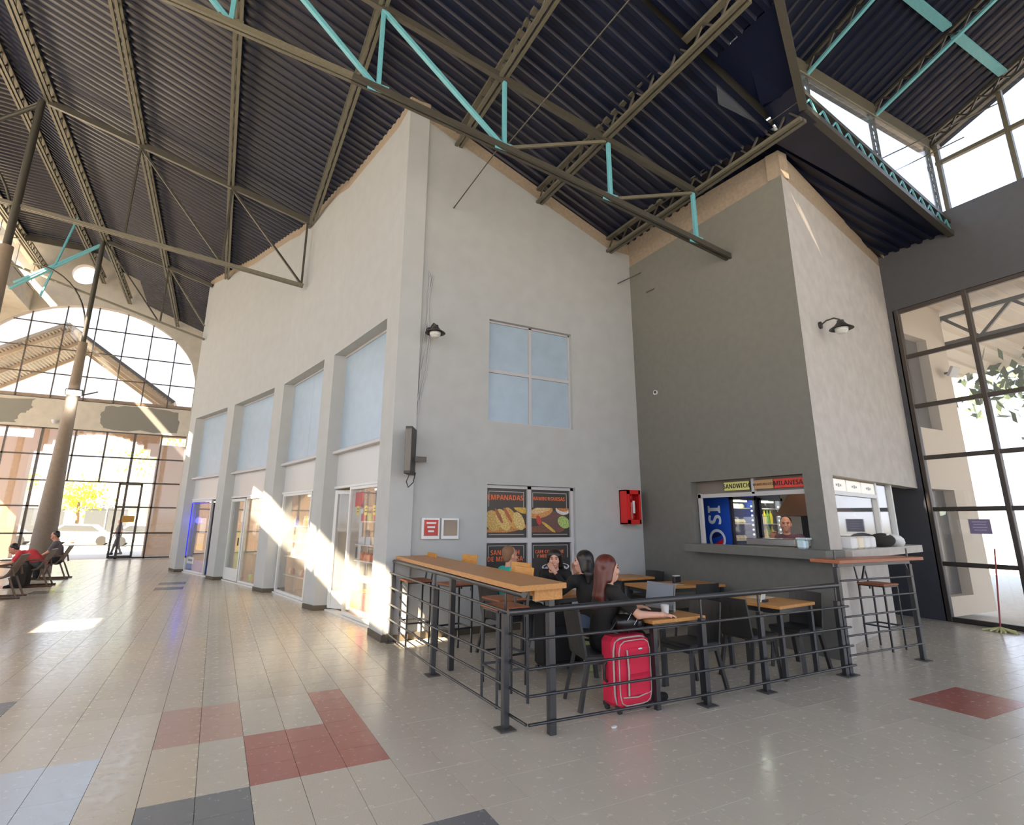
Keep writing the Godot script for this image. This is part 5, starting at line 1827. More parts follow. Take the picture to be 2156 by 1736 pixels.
func stool(label: String, at: Vector3, turn: float):   # the back stands on +x
	var t := thing("bar_stool", label, "stool", at, turn, "bar stools")
	var b := MB.new()
	b.box(Vector3(0, 0.83, 0), Vector3(0.36, 0.025, 0.36), Basis(), 0.008)
	obj("seat", b, M.wood_red, t)
	for x in [-0.16, 0.16]:
		for z in [-0.16, 0.16]:
			b = MB.new()
			b.box(Vector3(x, 0.41, z), Vector3(0.02, 0.82, 0.02))
			obj("leg", b, M.rail, t)
	b = MB.new()
	for s in [-0.16, 0.16]:
		b.box(Vector3(s, 0.3, 0), Vector3(0.016, 0.02, 0.32))
		b.box(Vector3(0, 0.3, s), Vector3(0.32, 0.02, 0.016))
	obj("footrest", b, M.rail, t)
	b = MB.new()
	for s in [-0.16, 0.16]:
		b.box(Vector3(s, 0.81, 0), Vector3(0.02, 0.02, 0.32))
		b.box(Vector3(0, 0.81, s), Vector3(0.32, 0.02, 0.02))
	obj("seat_frame", b, M.rail, t)
	for z in [-0.12, 0.12]:
		b = MB.new()
		b.bar(Vector3(0.17, 0.74, z), Vector3(0.23, 1.17, z), 0.018, 0.018)
		obj("back_post", b, M.rail, t)
	b = MB.new()
	b.box(Vector3(0.215, 1.12, 0), Vector3(0.018, 0.14, 0.36), Basis(Vector3(0, 0, 1), -0.13), 0.006)
	obj("backrest", b, M.wood_amber, t)

func chair(label: String, at: Vector3, turn: float):   # faces -x, the back stands on +x
	if not M.has("chair_proto"):
		M.chair_proto = true
		var t := thing("cafe_chair", label, "chair", at, turn, "black cafe chairs")
		var b := MB.new()
		b.box(Vector3(0, 0.435, 0), Vector3(0.42, 0.05, 0.42), Basis(), 0.015)
		obj("seat", b, M.black_plastic, t)
		b = MB.new()
		var n := 6
		for k in n:
			var z0 := -0.205 + 0.41 * k / n
			var z1 := -0.205 + 0.41 * (k + 1) / n
			var bow := func(z: float) -> float: return 0.03 * (1.0 - pow(z / 0.205, 2.0))
			var a0 := Vector3(0.185 + bow.call(z0), 0.44, z0)
			var a1 := Vector3(0.185 + bow.call(z1), 0.44, z1)
			var e0 := Vector3(0.25 + bow.call(z0), 0.83, z0)
			var e1 := Vector3(0.25 + bow.call(z1), 0.83, z1)
			var d := Vector3(0.022, 0, 0)
			b.quad(a1, a0, e0, e1)
			b.quad(a0 + d, a1 + d, e1 + d, e0 + d)
			b.quad(e0, e0 + d, e1 + d, e1)
			b.quad(a0, a1, a1 + d, a0 + d)
			if k == 0:
				b.quad(a0, a0 + d, e0 + d, e0)
			if k == n - 1:
				b.quad(a1 + d, a1, e1, e1 + d)
		obj("backrest", b, M.black_plastic, t)
		for x in [-1.0, 1.0]:
			for z in [-1.0, 1.0]:
				b = MB.new()
				b.bar(Vector3(0.17 * x, 0.42, 0.175 * z), Vector3((0.2 if x < 0 else 0.27) * x, 0.0, 0.2 * z), 0.042, 0.03)
				obj("leg", b, M.black_plastic, t)
		b = MB.new()
		for z in [-0.185, 0.185]:
			b.box(Vector3(0, 0.4, z), Vector3(0.36, 0.04, 0.025))
		b.box(Vector3(-0.19, 0.4, 0), Vector3(0.025, 0.04, 0.36))
		obj("apron", b, M.black_plastic, t)
		M.chair_node = t
	else:
		dup(M.chair_node, label, at, turn)

func table(label: String, at: Vector3, w: float, d: float, turn: float):
	var t := thing("cafe_table", label, "table", at, turn, "cafe tables")
	var b := MB.new()
	b.box(Vector3(0, 0.735, 0), Vector3(w, 0.035, d), Basis(), 0.004)
	obj("tabletop", b, M.wood, t)
	b = MB.new()
	for s in [-1.0, 1.0]:
		b.box(Vector3(0, 0.69, s * (d / 2 - 0.05)), Vector3(w - 0.1, 0.05, 0.025))
		b.box(Vector3(s * (w / 2 - 0.05), 0.69, 0), Vector3(0.025, 0.05, d - 0.1))
	obj("apron", b, M.rail, t)
	for x in [-1.0, 1.0]:
		for z in [-1.0, 1.0]:
			b = MB.new()
			b.box(Vector3(x * (w / 2 - 0.045), 0.36, z * (d / 2 - 0.045)), Vector3(0.045, 0.72, 0.045))
			obj("leg", b, M.rail, t)

func furniture():
	table("wooden cafe table with the open laptop, behind the front railing", Vector3(4.52, 0, 0.71), 0.68, 0.6, 0.0)
	table("wooden cafe table with a napkin stand, by the right end of the front railing", Vector3(6.38, 0, 0.55), 0.72, 0.72, 0.1)
	table("wooden cafe table against the dark kiosk side, with a napkin box", Vector3(6.66, 0, -1.2), 1.35, 0.6, -0.12)
	table("wooden cafe table in the back corner by the cafe wall", Vector3(6.75, 0, -2.38), 0.7, 0.6, 0.0)
	table("wooden cafe table shared by the three people by the posters", Vector3(4.52, 0, -1.12), 0.7, 0.7, 0.15)
	chair("black cafe chair under the woman with long red hair", Vector3(3.86, 0, 0.60), PI - 0.25)
	chair("empty black chair across the laptop table", Vector3(4.98, 0, 0.66), 0.0)
	chair("black chair at the left side of the right railing table", Vector3(5.93, 0, 0.62), PI)
	chair("black chair at the right side of the right railing table", Vector3(6.73, 0, 0.62), 0.0)
	chair("black chair with its back to us at the kiosk side table", Vector3(6.53, 0, -0.72), -PI / 2)
	chair("black chair in the back corner by the red extinguisher box", Vector3(7.05, 0, -2.3), 0.0)
	chair("black cafe chair under the man in turquoise", Vector3(3.98, 0, -1.55), PI + 0.2)
	chair("black cafe chair under the woman with black hair by the posters", Vector3(4.95, 0, -1.75), PI / 2 - 0.6)
	chair("black cafe chair under the woman in a black shirt seen from behind", Vector3(4.55, 0, -0.36), -PI / 2)
	stool("bar stool nearest the shop corner, half under the bar table", Vector3(3.08, 0, -2.45), 0.0)
	stool("second bar stool from the wall, its amber back showing over the bar table", Vector3(3.42, 0, -1.85), 0.15)
	stool("bar stool nearest the railing corner", Vector3(3.10, 0, 0.15), 0.0)
	stool("bar stool behind the one at the railing corner", Vector3(3.36, 0, -0.35), 0.1)
	stool("bar stool at the high table beside the kiosk", Vector3(8.75, 0, 0.5), PI / 2)

func wall_things():
	wall_lamp("black-capped barn lamp with a clear globe on the cafe wall, cables above it", Vector3(3.24, 4.62, -2.77), 0.0)
	var c := thing("wall_cables", "loose pale cables running down the cafe wall from the lamp to the speaker", "cable")
	for k in 3:
		var b := MB.new()
		var dx := 0.03 * k
		var p := [Vector3(3.2 + dx, 5.66 - k * 0.04, -2.755)]
		for y in [5.2, 4.8, 4.4, 4.0, 3.6, 3.2, 3.0]:
			p.append(Vector3(3.18 + dx * (0.6 if y > 4.5 else 1.2) - (4.6 - minf(y, 4.6)) * 0.10 + 0.025 * sin(y * 4.0 + k * 2), y, -2.752))
		b.tube(p, 0.009, 6)
		obj("cable", b, M.frame_grey, c)
	# loudspeaker box with slanted grille on a bracket
	var s := thing("wall_speaker", "black slatted box speaker on a bracket at the corner of the cafe wall", "speaker", Vector3(2.93, 2.62, -2.5), -0.5)
	var b2 := MB.new()
	b2.box(Vector3(0, 0, 0), Vector3(0.1, 0.68, 0.36), Basis(), 0.006)
	obj("case", b2, M.black_plastic, s)
	b2 = MB.new()
	b2.box(Vector3(0.0, 0, 0.185), Vector3(0.085, 0.6, 0.012))
	obj("grille", b2, mat("grille_grey", s3(96, 94, 92), 0.5), s)
	for k in 5:
		b2 = MB.new()
		b2.box(Vector3(-0.052, -0.24 + k * 0.12, 0), Vector3(0.008, 0.05, 0.3))
		obj("slot", b2, M.frame_dark, s)
	b2 = MB.new()
	b2.bar(Vector3(0.02, -0.1, -0.15), Vector3(0.2, -0.1, -0.22), 0.05, 0.08)
	obj("bracket", b2, M.frame_dark, s)
	b2 = MB.new()
	b2.tube([Vector3(0, -0.34, 0), Vector3(-0.04, -0.44, 0), Vector3(-0.02, -0.52, -0.06), Vector3(0.04, -0.45, -0.1), Vector3(0.06, -0.3, -0.16)], 0.008, 6)
	obj("lead", b2, M.black_plastic, s)
	for k in 2:
		var e := thing("wall_box", ["white box frame with a red notice on the cafe wall", "white box frame with a dark window on the cafe wall"][k], "box", Vector3([3.37, 3.68][k], 1.52, -2.77), 0.0, "wall boxes")
		var b := MB.new()
		b.box(Vector3(0, 0, 0.03), Vector3(0.28, 0.31, 0.06), Basis(), 0.008)
		obj("case", b, M.white, e)
		b = MB.new()
		b.box(Vector3(0.0, 0.01, 0.062), Vector3(0.22, 0.23, 0.004))
		obj("window", b, mat("notice_red", s3(176, 44, 34), 0.4) if k == 0 else mat("window_plum", s3(44, 28, 36), 0.15), e)
		if k == 0:
			for q in 3:
				b = MB.new()
				b.box(Vector3(0, 0.08 - q * 0.06, 0.065), Vector3(0.15 - 0.03 * q, 0.025, 0.002))
				obj("print_line", b, M.white, e)
	var x := thing("extinguisher_box", "red fire extinguisher cabinet on the cafe wall near the dark corner", "cabinet", Vector3(7.15, 1.9, -2.77))
	b2 = MB.new()
	var red := mat("cabinet_red", s3(206, 36, 36), 0.4)
	b2.box(Vector3(-0.15, 0, 0.1), Vector3(0.02, 0.6, 0.2))
	b2.box(Vector3(0.15, 0, 0.1), Vector3(0.02, 0.6, 0.2))
	b2.box(Vector3(0, 0.29, 0.1), Vector3(0.32, 0.02, 0.2))
	b2.box(Vector3(0, -0.29, 0.1), Vector3(0.32, 0.02, 0.2))
	b2.box(Vector3(0, 0, 0.01), Vector3(0.32, 0.6, 0.02))
	obj("case", b2, red, x)
	b2 = MB.new()
	b2.box(Vector3(-0.12, 0, 0.205), Vector3(0.06, 0.6, 0.012))
	b2.box(Vector3(0.135, 0, 0.205), Vector3(0.04, 0.6, 0.012))
	b2.box(Vector3(0, 0.26, 0.205), Vector3(0.3, 0.07, 0.012))
	b2.box(Vector3(0, -0.26, 0.205), Vector3(0.3, 0.07, 0.012))
	obj("door_frame", b2, red, x)
	b2 = MB.new()
	b2.lathe([Vector2(0, -0.24), Vector2(0.055, -0.24), Vector2(0.06, -0.2), Vector2(0.06, 0.08), Vector2(0.03, 0.14), Vector2(0.02, 0.2), Vector2(0, 0.2)], 14, Transform3D(Basis(), Vector3(0.02, 0, 0.1)))
	obj("bottle", b2, mat("bottle_red", s3(170, 24, 26), 0.3), x)
	b2 = MB.new()
	b2.box(Vector3(0.03, 0.0, 0.165), Vector3(0.05, 0.22, 0.006))
	obj("label_strip", b2, M.white, x)

func holder(label: String, at: Vector3, turn: float):
	var t := thing("napkin_holder", label, "napkin holder", at, turn, "napkin holders")
	var b := MB.new()
	b.box(Vector3(0, 0.05, 0), Vector3(0.16, 0.1, 0.06), Basis(), 0.012)
	obj("case", b, mat("holder_dark", s3(60, 60, 62), 0.3, 0.5), t)
	b = MB.new()
	b.box(Vector3(0, 0.055, 0.0), Vector3(0.13, 0.105, 0.045))
	obj("napkins", b, M.white, t)

func small_things():
	holder("napkin holder on the kiosk side table", Vector3(6.75, 0.753, -1.25), 0.2)
	holder("napkin holder on the laptop table beside the glass", Vector3(4.80, 0.753, 0.56), 0.3)
	holder("napkin holder on the table shared by three people", Vector3(4.4, 0.753, -0.95), 0.3)
	var st := thing("table_stand", "white folded napkin stand on the right railing table", "stand", Vector3(6.22, 0.753, 0.62), 0.4)
	var b := MB.new()
	b.box(Vector3(0, 0.05, 0), Vector3(0.14, 0.1, 0.012), Basis(Vector3(1, 0, 0), 0.25))
	obj("card", b, M.white, st)
	b = MB.new()
	b.box(Vector3(0, 0.012, 0.01), Vector3(0.12, 0.024, 0.06))
	obj("foot", b, M.holder_dark, st)
	for k in 2:
		var mb := MB.new()
		mb.box(Vector3(0, 0.002, 0), Vector3(0.3, 0.003, 0.2))
		tag(obj("paper_mat", mb, mat("paper_mat", s3(206, 196, 176), 0.8), null, [Vector3(6.5, 0.753, 0.36), Vector3(6.5, 0.753, -1.1)][k], 0.1), ["pale paper mat on the right railing table", "pale paper mat on the kiosk side table"][k], "mat", "paper mats")
	# laptop
	var lp := thing("laptop", "open grey laptop seen from its back on the railing table", "laptop", Vector3(4.52, 0.753, 0.62), -PI / 2 + 0.15)
	b = MB.new()
	b.box(Vector3(0, 0.01, 0), Vector3(0.36, 0.018, 0.25), Basis(), 0.004)
	obj("base", b, M.holder_dark, lp)
	b = MB.new()
	b.box(Vector3(0, 0.014, 0.02), Vector3(0.31, 0.012, 0.14))
	obj("keyboard", b, M.black_plastic, lp)
	b = MB.new()
	b.box(Vector3(0, 0.145, -0.16), Vector3(0.36, 0.26, 0.01), Basis(Vector3(1, 0, 0), -0.22), 0.004)
	obj("lid", b, mat("laptop_lid", s3(108, 106, 104), 0.4, 0.3), lp)
	b = MB.new()
	b.box(Vector3(0, 0.147, -0.152), Vector3(0.33, 0.22, 0.004), Basis(Vector3(1, 0, 0), -0.22))
	obj("screen", b, mat("screen_off", s3(90, 96, 104), 0.2), lp)
	# glass of water
	var gl := thing("water_glass", "clear glass on the laptop table by the hand", "glass", Vector3(4.70, 0.753, 0.74))
	b = MB.new()
	b.lathe([Vector2(0, 0.0), Vector2(0.028, 0.0), Vector2(0.036, 0.12), Vector2(0.034, 0.12), Vector2(0.027, 0.008), Vector2(0, 0.008)], 18)
	obj("tumbler", b, M.glass, gl)
	b = MB.new()
	b.lathe([Vector2(0, 0.0), Vector2(0.0262, 0.0), Vector2(0.0305, 0.06), Vector2(0, 0.06)], 18, Transform3D(Basis(), Vector3(0, 0.009, 0)))
	obj("water", b, pane("water", Color(0.85, 0.9, 0.92, 0.25), 0.05), gl)
	var cup := thing("paper_cup", "white cup held near the mouth line beside the red-haired woman", "cup", Vector3(4.48, 0.753, 0.86))
	b = MB.new()
	b.lathe([Vector2(0, 0), Vector2(0.03, 0), Vector2(0.04, 0.1), Vector2(0.037, 0.1), Vector2(0.028, 0.01), Vector2(0, 0.01)], 18)
	obj("shell", b, M.white, cup)
	cup.set_meta("label", "small white cup near the front edge of the laptop table")
	# red suitcase
	suitcase()
	var bs := thing("black_suitcase", "large black soft suitcase on the floor beside the shared table", "suitcase", Vector3(4.1, 0, -0.55), 0.15)
	b = MB.new()
	b.box(Vector3(0, 0.36, 0), Vector3(0.42, 0.6, 0.26), Basis(), 0.05)
	obj("shell", b, M.black_cloth, bs)
	b = MB.new()
	b.box(Vector3(0, 0.3, 0.14), Vector3(0.34, 0.36, 0.05), Basis(), 0.02)
	obj("front_pocket", b, mat("cloth_dark", s3(28, 28, 30), 0.9), bs)
	for x in [-0.16, 0.16]:
		for z in [-0.09, 0.09]:
			b = MB.new()
			b.lathe([Vector2(0, -0.012), Vector2(0.03, -0.012), Vector2(0.03, 0.012), Vector2(0, 0.012)], 12, Transform3D(Basis(Vector3(0, 0, 1), PI / 2), Vector3(x, 0.031, z)))
			obj("wheel", b, M.black_plastic, bs)
	b = MB.new()
	b.tube([Vector3(-0.08, 0.65, 0), Vector3(-0.07, 0.7, 0), Vector3(0.07, 0.7, 0), Vector3(0.08, 0.65, 0)], 0.014, 8)
	obj("handle", b, M.black_plastic, bs)
	var rl := thing("sleeping_mat", "pale green rolled mat with dark straps standing beside the black suitcase", "mat", Vector3(4.45, 0, -0.33), 0.2)
	b = MB.new()
	b.lathe([Vector2(0, 0.0), Vector2(0.06, 0.0), Vector2(0.075, 0.02), Vector2(0.078, 0.2), Vector2(0.085, 0.42), Vector2(0.07, 0.46), Vector2(0, 0.47)], 16)
	obj("roll", b, mat("mat_green", s3(146, 152, 104), 0.8), rl)
	for y in [0.14, 0.34]:
		b = MB.new()
		b.lathe([Vector2(0.08, -0.012), Vector2(0.087, -0.012), Vector2(0.087, 0.012), Vector2(0.08, 0.012)], 16, Transform3D(Basis(), Vector3(0, y, 0)))
		obj("strap", b, M.black_cloth, rl)
	b = MB.new()
	b.ball(Vector3(0, 0.008, 0), Vector3(0.035, 0.009, 0.02), Basis(Vector3.UP, 0.4), 10, 6)
	tag(obj("paper_scrap", b, M.white, null, Vector3(3.59, 0, 1.14)), "tiny crumpled white paper scrap on the floor before the red suitcase", "litter")

func suitcase():
	var t := thing("red_suitcase", "bright red soft suitcase with grey piping behind the front railing", "suitcase", Vector3(4.0, 0, 0.845), 0.06)
	var red := grainy("case_red", s3(204, 30, 64), 0.08, 6.0, 0.75, 81, 0.05)
	var trim := mat("piping_grey", s3(188, 170, 160), 0.5)
	var b := MB.new()
	b.box(Vector3(0, 0.335, -0.03), Vector3(0.44, 0.57, 0.2), Basis(), 0.04)
	obj("shell", b, red, t)
	b = MB.new()
	b.box(Vector3(0.0, 0.325, 0.075), Vector3(0.4, 0.54, 0.05), Basis(), 0.024)
	obj("front_panel", b, red, t)
	for z in [0.055, 0.1]:
		b = MB.new()
		var w := 0.213 if z < 0.08 else 0.19
		var h := 0.28 if z < 0.08 else 0.262
		var p := []
		for k in 33:
			var a := TAU * k / 32.0
			var c := Vector2(cos(a), sin(a))
			var q := pow(pow(absf(c.x), 6.0) + pow(absf(c.y), 6.0), -1.0 / 6.0)
			p.append(Vector3(c.x * q * w, 0.33 + c.y * q * h, z))
		b.tube(p, 0.009 if z < 0.08 else 0.0055, 6, false)
		obj("piping", b, trim, t)
	b = MB.new()
	b.box(Vector3(0.035, 0.42, 0.105), Vector3(0.24, 0.22, 0.016), Basis(), 0.007)
	obj("upper_pocket", b, red, t)
	b = MB.new()
	b.box(Vector3(0.035, 0.22, 0.107), Vector3(0.24, 0.16, 0.018), Basis(), 0.008)
	obj("lower_pocket", b, red, t)
	b = MB.new()
	b.tube([Vector3(-0.1, 0.52, 0.11), Vector3(-0.095, 0.35, 0.118), Vector3(-0.1, 0.15, 0.115)], 0.009, 6)
	obj("zip", b, trim, t)
	b = MB.new()
	b.tube([Vector3(-0.16, 0.14, 0.106), Vector3(0.0, 0.13, 0.118), Vector3(0.17, 0.15, 0.108)], 0.006, 6)
	obj("zip", b, trim, t)
	b = MB.new()
	b.ball(Vector3(0.06, 0.515, 0.114), Vector3(0.028, 0.012, 0.005), Basis(), 12, 6)
	obj("badge", b, M.chrome, t)
	b = MB.new()
	b.tube([Vector3(-0.222, 0.25, -0.03), Vector3(-0.25, 0.27, -0.03), Vector3(-0.25, 0.39, -0.03), Vector3(-0.222, 0.41, -0.03)], 0.014, 8)
	obj("side_handle", b, M.black_plastic, t)
	b = MB.new()
	b.tube([Vector3(-0.09, 0.61, -0.06), Vector3(-0.08, 0.645, -0.06), Vector3(0.08, 0.645, -0.06), Vector3(0.09, 0.61, -0.06)], 0.013, 8)
	obj("top_handle", b, M.black_plastic, t)
	for x in [-0.17, 0.17]:
		for z in [-0.1, 0.06]:
			var wl := MB.new()
			wl.box(Vector3(x, 0.052, z), Vector3(0.05, 0.03, 0.05))
			var hs := obj("wheel_housing", wl, M.black_plastic, t)
			wl = MB.new()
			wl.lathe([Vector2(0, -0.011), Vector2(0.027, -0.011), Vector2(0.027, 0.011), Vector2(0, 0.011)], 14, Transform3D(Basis(Vector3(0, 0, 1), PI / 2), Vector3(x, 0.0275, z)))
			obj("wheel", wl, M.black_plastic, t)
	# the black handbag lying on it
	var hb := thing("handbag", "black glossy handbag with silver zips resting on the red suitcase", "handbag", Vector3(4.03, 0.655, 0.83), 0.15)
	var lea := mat("leather_black", s3(20, 19, 20), 0.28)
	b = MB.new()
	b.ball(Vector3(0, 0.075, 0), Vector3(0.165, 0.085, 0.1), Basis(), 20, 12)
	b.ball(Vector3(0.02, 0.15, -0.01), Vector3(0.12, 0.08, 0.07), Basis(Vector3(0, 0, 1), 0.5), 18, 10)
	obj("body", b, lea, hb)
	b = MB.new()
	b.ball(Vector3(0.09, 0.06, 0.075), Vector3(0.06, 0.045, 0.03), Basis(), 14, 8)
	obj("side_pouch", b, lea, hb)
	for s in [[Vector3(-0.09, 0.1, 0.085), Vector3(0.05, 0.22, 0.06)], [Vector3(-0.02, 0.06, 0.1), Vector3(0.09, 0.15, 0.08)], [Vector3(0.1, 0.16, 0.06), Vector3(0.15, 0.06, 0.05)]]:
		b = MB.new()
		b.tube([s[0], (s[0] + s[1]) / 2 + Vector3(0, 0.01, 0.012), s[1]], 0.0045, 6)
		obj("zip", b, M.chrome, hb)
	b = MB.new()
	b.tube([Vector3(-0.14, 0.1, 0), Vector3(-0.21, 0.06, 0.02), Vector3(-0.26, 0.02, 0.03), Vector3(-0.2, 0.0, 0.06)], 0.012, 8)
	obj("strap", b, lea, hb)
class Field:
	var o: Vector3
	var s: float
	var nx: int
	var ny: int
	var nz: int
	var f := PackedFloat32Array()
	func _init(lo: Vector3, hi: Vector3, cell: float):
		o = lo
		s = cell
		nx = int((hi.x - lo.x) / cell) + 2
		ny = int((hi.y - lo.y) / cell) + 2
		nz = int((hi.z - lo.z) / cell) + 2
		f.resize(nx * ny * nz)
		f.fill(1.0)
	func put(at: int, d: float, k: float):
		var e := f[at]
		var h := maxf(k - absf(e - d), 0.0) / k
		f[at] = minf(e, d) - h * h * k * 0.25
	func caps(a: Vector3, b: Vector3, ra: float, rb: float, k := 0.03):
		var m := maxf(ra, rb) + s * 2.0 + k
		var lo := ((a.min(b) - Vector3.ONE * m - o) / s).floor()
		var hi := ((a.max(b) + Vector3.ONE * m - o) / s).ceil()
		var ab := b - a
		var l2 := maxf(ab.length_squared(), 1e-9)
		for z in range(maxi(0, int(lo.z)), mini(nz, int(hi.z) + 1)):
			for y in range(maxi(0, int(lo.y)), mini(ny, int(hi.y) + 1)):
				for x in range(maxi(0, int(lo.x)), mini(nx, int(hi.x) + 1)):
					var p := o + Vector3(x, y, z) * s
					var t := clampf((p - a).dot(ab) / l2, 0.0, 1.0)
					put((z * ny + y) * nx + x, p.distance_to(a + ab * t) - lerpf(ra, rb, t), k)
	func ball(c: Vector3, r: Vector3, bs := Basis(), k := 0.02):
		var m := maxf(r.x, maxf(r.y, r.z)) + s * 2.0 + k
		var lo := ((c - Vector3.ONE * m - o) / s).floor()
		var hi := ((c + Vector3.ONE * m - o) / s).ceil()
		var inv := bs.transposed()
		var mr := minf(r.x, minf(r.y, r.z))
		for z in range(maxi(0, int(lo.z)), mini(nz, int(hi.z) + 1)):
			for y in range(maxi(0, int(lo.y)), mini(ny, int(hi.y) + 1)):
				for x in range(maxi(0, int(lo.x)), mini(nx, int(hi.x) + 1)):
					var p := inv * (o + Vector3(x, y, z) * s - c)
					var q := (p / r).length()
					put((z * ny + y) * nx + x, (q - 1.0) * mr if q > 0.7 else -mr * 0.3, k)
	func into(b: MB):   # surface nets
		var id := {}
		var pos := []
		var nor := []
		var off := [0, 1, nx, nx + 1, nx * ny, nx * ny + 1, nx * ny + nx, nx * ny + nx + 1]
		var cs := [Vector3(0, 0, 0), Vector3(1, 0, 0), Vector3(0, 1, 0), Vector3(1, 1, 0), Vector3(0, 0, 1), Vector3(1, 0, 1), Vector3(0, 1, 1), Vector3(1, 1, 1)]
		var ed := [[0, 1], [2, 3], [4, 5], [6, 7], [0, 2], [1, 3], [4, 6], [5, 7], [0, 4], [1, 5], [2, 6], [3, 7]]
		for z in nz - 1:
			for y in ny - 1:
				var row := (z * ny + y) * nx
				for x in nx - 1:
					var at := row + x
					var f0 := f[at]
					if f0 > s * 2.0 or f0 < -s * 2.5:
						continue
					var m := 0
					for k in 8:
						if f[at + off[k]] < 0.0:
							m |= 1 << k
					if m == 0 or m == 255:
						continue
					var p := Vector3.ZERO
					var n := 0
					for e in ed:
						var a: float = f[at + off[e[0]]]
						var c: float = f[at + off[e[1]]]
						if (a < 0.0) != (c < 0.0):
							p += (cs[e[0]] as Vector3).lerp(cs[e[1]], a / (a - c))
							n += 1
					id[at] = pos.size()
					pos.append(o + (Vector3(x, y, z) + p / n) * s)
					nor.append(Vector3(f[at + 1] - f0 + f[at + off[7]] - f[at + off[6]], f[at + nx] - f0 + f[at + off[7]] - f[at + off[5]], f[at + nx * ny] - f0 + f[at + off[7]] - f[at + off[3]]).normalized())
		var step := [1, nx, nx * ny]
		for at in id:
			for ax in 3:
				var a: float = f[at]
				var c: float = f[at + step[ax]]
				if (a < 0.0) == (c < 0.0):
					continue
				var u: int = step[(ax + 1) % 3]
				var w: int = step[(ax + 2) % 3]
				if not (id.has(at - u) and id.has(at - w) and id.has(at - u - w)):
					continue
				var q := [id[at], id[at - u], id[at - u - w], id[at - w]]
				if a < 0.0:
					b.tri(pos[q[0]], pos[q[1]], pos[q[2]], nor[q[0]], nor[q[1]], nor[q[2]])
					b.tri(pos[q[0]], pos[q[2]], pos[q[3]], nor[q[0]], nor[q[2]], nor[q[3]])
				else:
					b.tri(pos[q[0]], pos[q[2]], pos[q[1]], nor[q[0]], nor[q[2]], nor[q[1]])
					b.tri(pos[q[0]], pos[q[3]], pos[q[2]], nor[q[0]], nor[q[3]], nor[q[2]])

# A figure: forward is +z, its left is +x. J holds the joints.
func joints_seated(lean: float, head_fwd: float) -> Dictionary:
	var c := Vector3(0, 0.84, lean * 0.55)
	var n := Vector3(0, 1.02, lean)
	return {"pel": Vector3(0, 0.55, 0), "chest": c, "neck": n, "head": n + Vector3(0, 0.165, head_fwd),
		"shl": n + Vector3(0.165, -0.045, -0.01), "shr": n + Vector3(-0.165, -0.045, -0.01),
		"hipl": Vector3(0.09, 0.53, 0.02), "hipr": Vector3(-0.09, 0.53, 0.02), "knl": Vector3(0.11, 0.52, 0.44), "knr": Vector3(-0.11, 0.52, 0.44),
		"anl": Vector3(0.11, 0.1, 0.4), "anr": Vector3(-0.11, 0.1, 0.4)}

func joints_standing(stride: float) -> Dictionary:
	return {"pel": Vector3(0, 0.95, 0), "chest": Vector3(0, 1.25, 0), "neck": Vector3(0, 1.45, 0), "head": Vector3(0, 1.62, 0.02),
		"shl": Vector3(0.18, 1.4, 0), "shr": Vector3(-0.18, 1.4, 0), "hipl": Vector3(0.09, 0.92, 0), "hipr": Vector3(-0.09, 0.92, 0),
		"knl": Vector3(0.1, 0.5, stride * 0.6), "knr": Vector3(-0.1, 0.5, -stride * 0.3), "anl": Vector3(0.1, 0.09, stride), "anr": Vector3(-0.1, 0.09, -stride)}

func arms(j: Dictionary, el: Vector3, wl: Vector3, er: Vector3, wr: Vector3):
	j.ell = el; j.wrl = wl; j.elr = er; j.wrr = wr

func hand_into(b: MB, w: Vector3, e: Vector3, curl: float, down: Vector3, side: float):
	var d := (w - e).normalized()
	var acr := d.cross(down).normalized() * side
	var lo := w - Vector3.ONE * 0.14
	var f := Field.new(lo, w + Vector3.ONE * 0.16, 0.0055)
	f.caps(w - d * 0.02, w + d * 0.02, 0.026, 0.026, 0.02)
	for k in 4:
		f.caps(w + d * 0.02 + acr * (k - 1.5) * 0.008, w + d * 0.075 + acr * (k - 1.5) * 0.019, 0.016, 0.012, 0.012)
	var ln := [0.062, 0.072, 0.068, 0.052]
	for k in 4:
		var p := w + d * 0.078 + acr * (k - 1.5) * 0.0195
		var d1 := (d + down * curl * 0.5).normalized()
		var d2 := (d + down * curl * 1.4).normalized()
		var q: Vector3 = p + d1 * ln[k] * 0.5
		f.caps(p, q, 0.0095, 0.009, 0.004)
		f.caps(q, q + d2 * ln[k] * 0.5, 0.009, 0.0075, 0.004)
	var t0 := w + d * 0.015 - acr * 0.025
	var t1 := t0 + (d * 0.6 - acr).normalized() * 0.035
	f.caps(t0, t1, 0.013, 0.011, 0.01)
	f.caps(t1, t1 + (d + down * 0.4).normalized() * 0.03, 0.011, 0.009, 0.004)
	f.into(b)

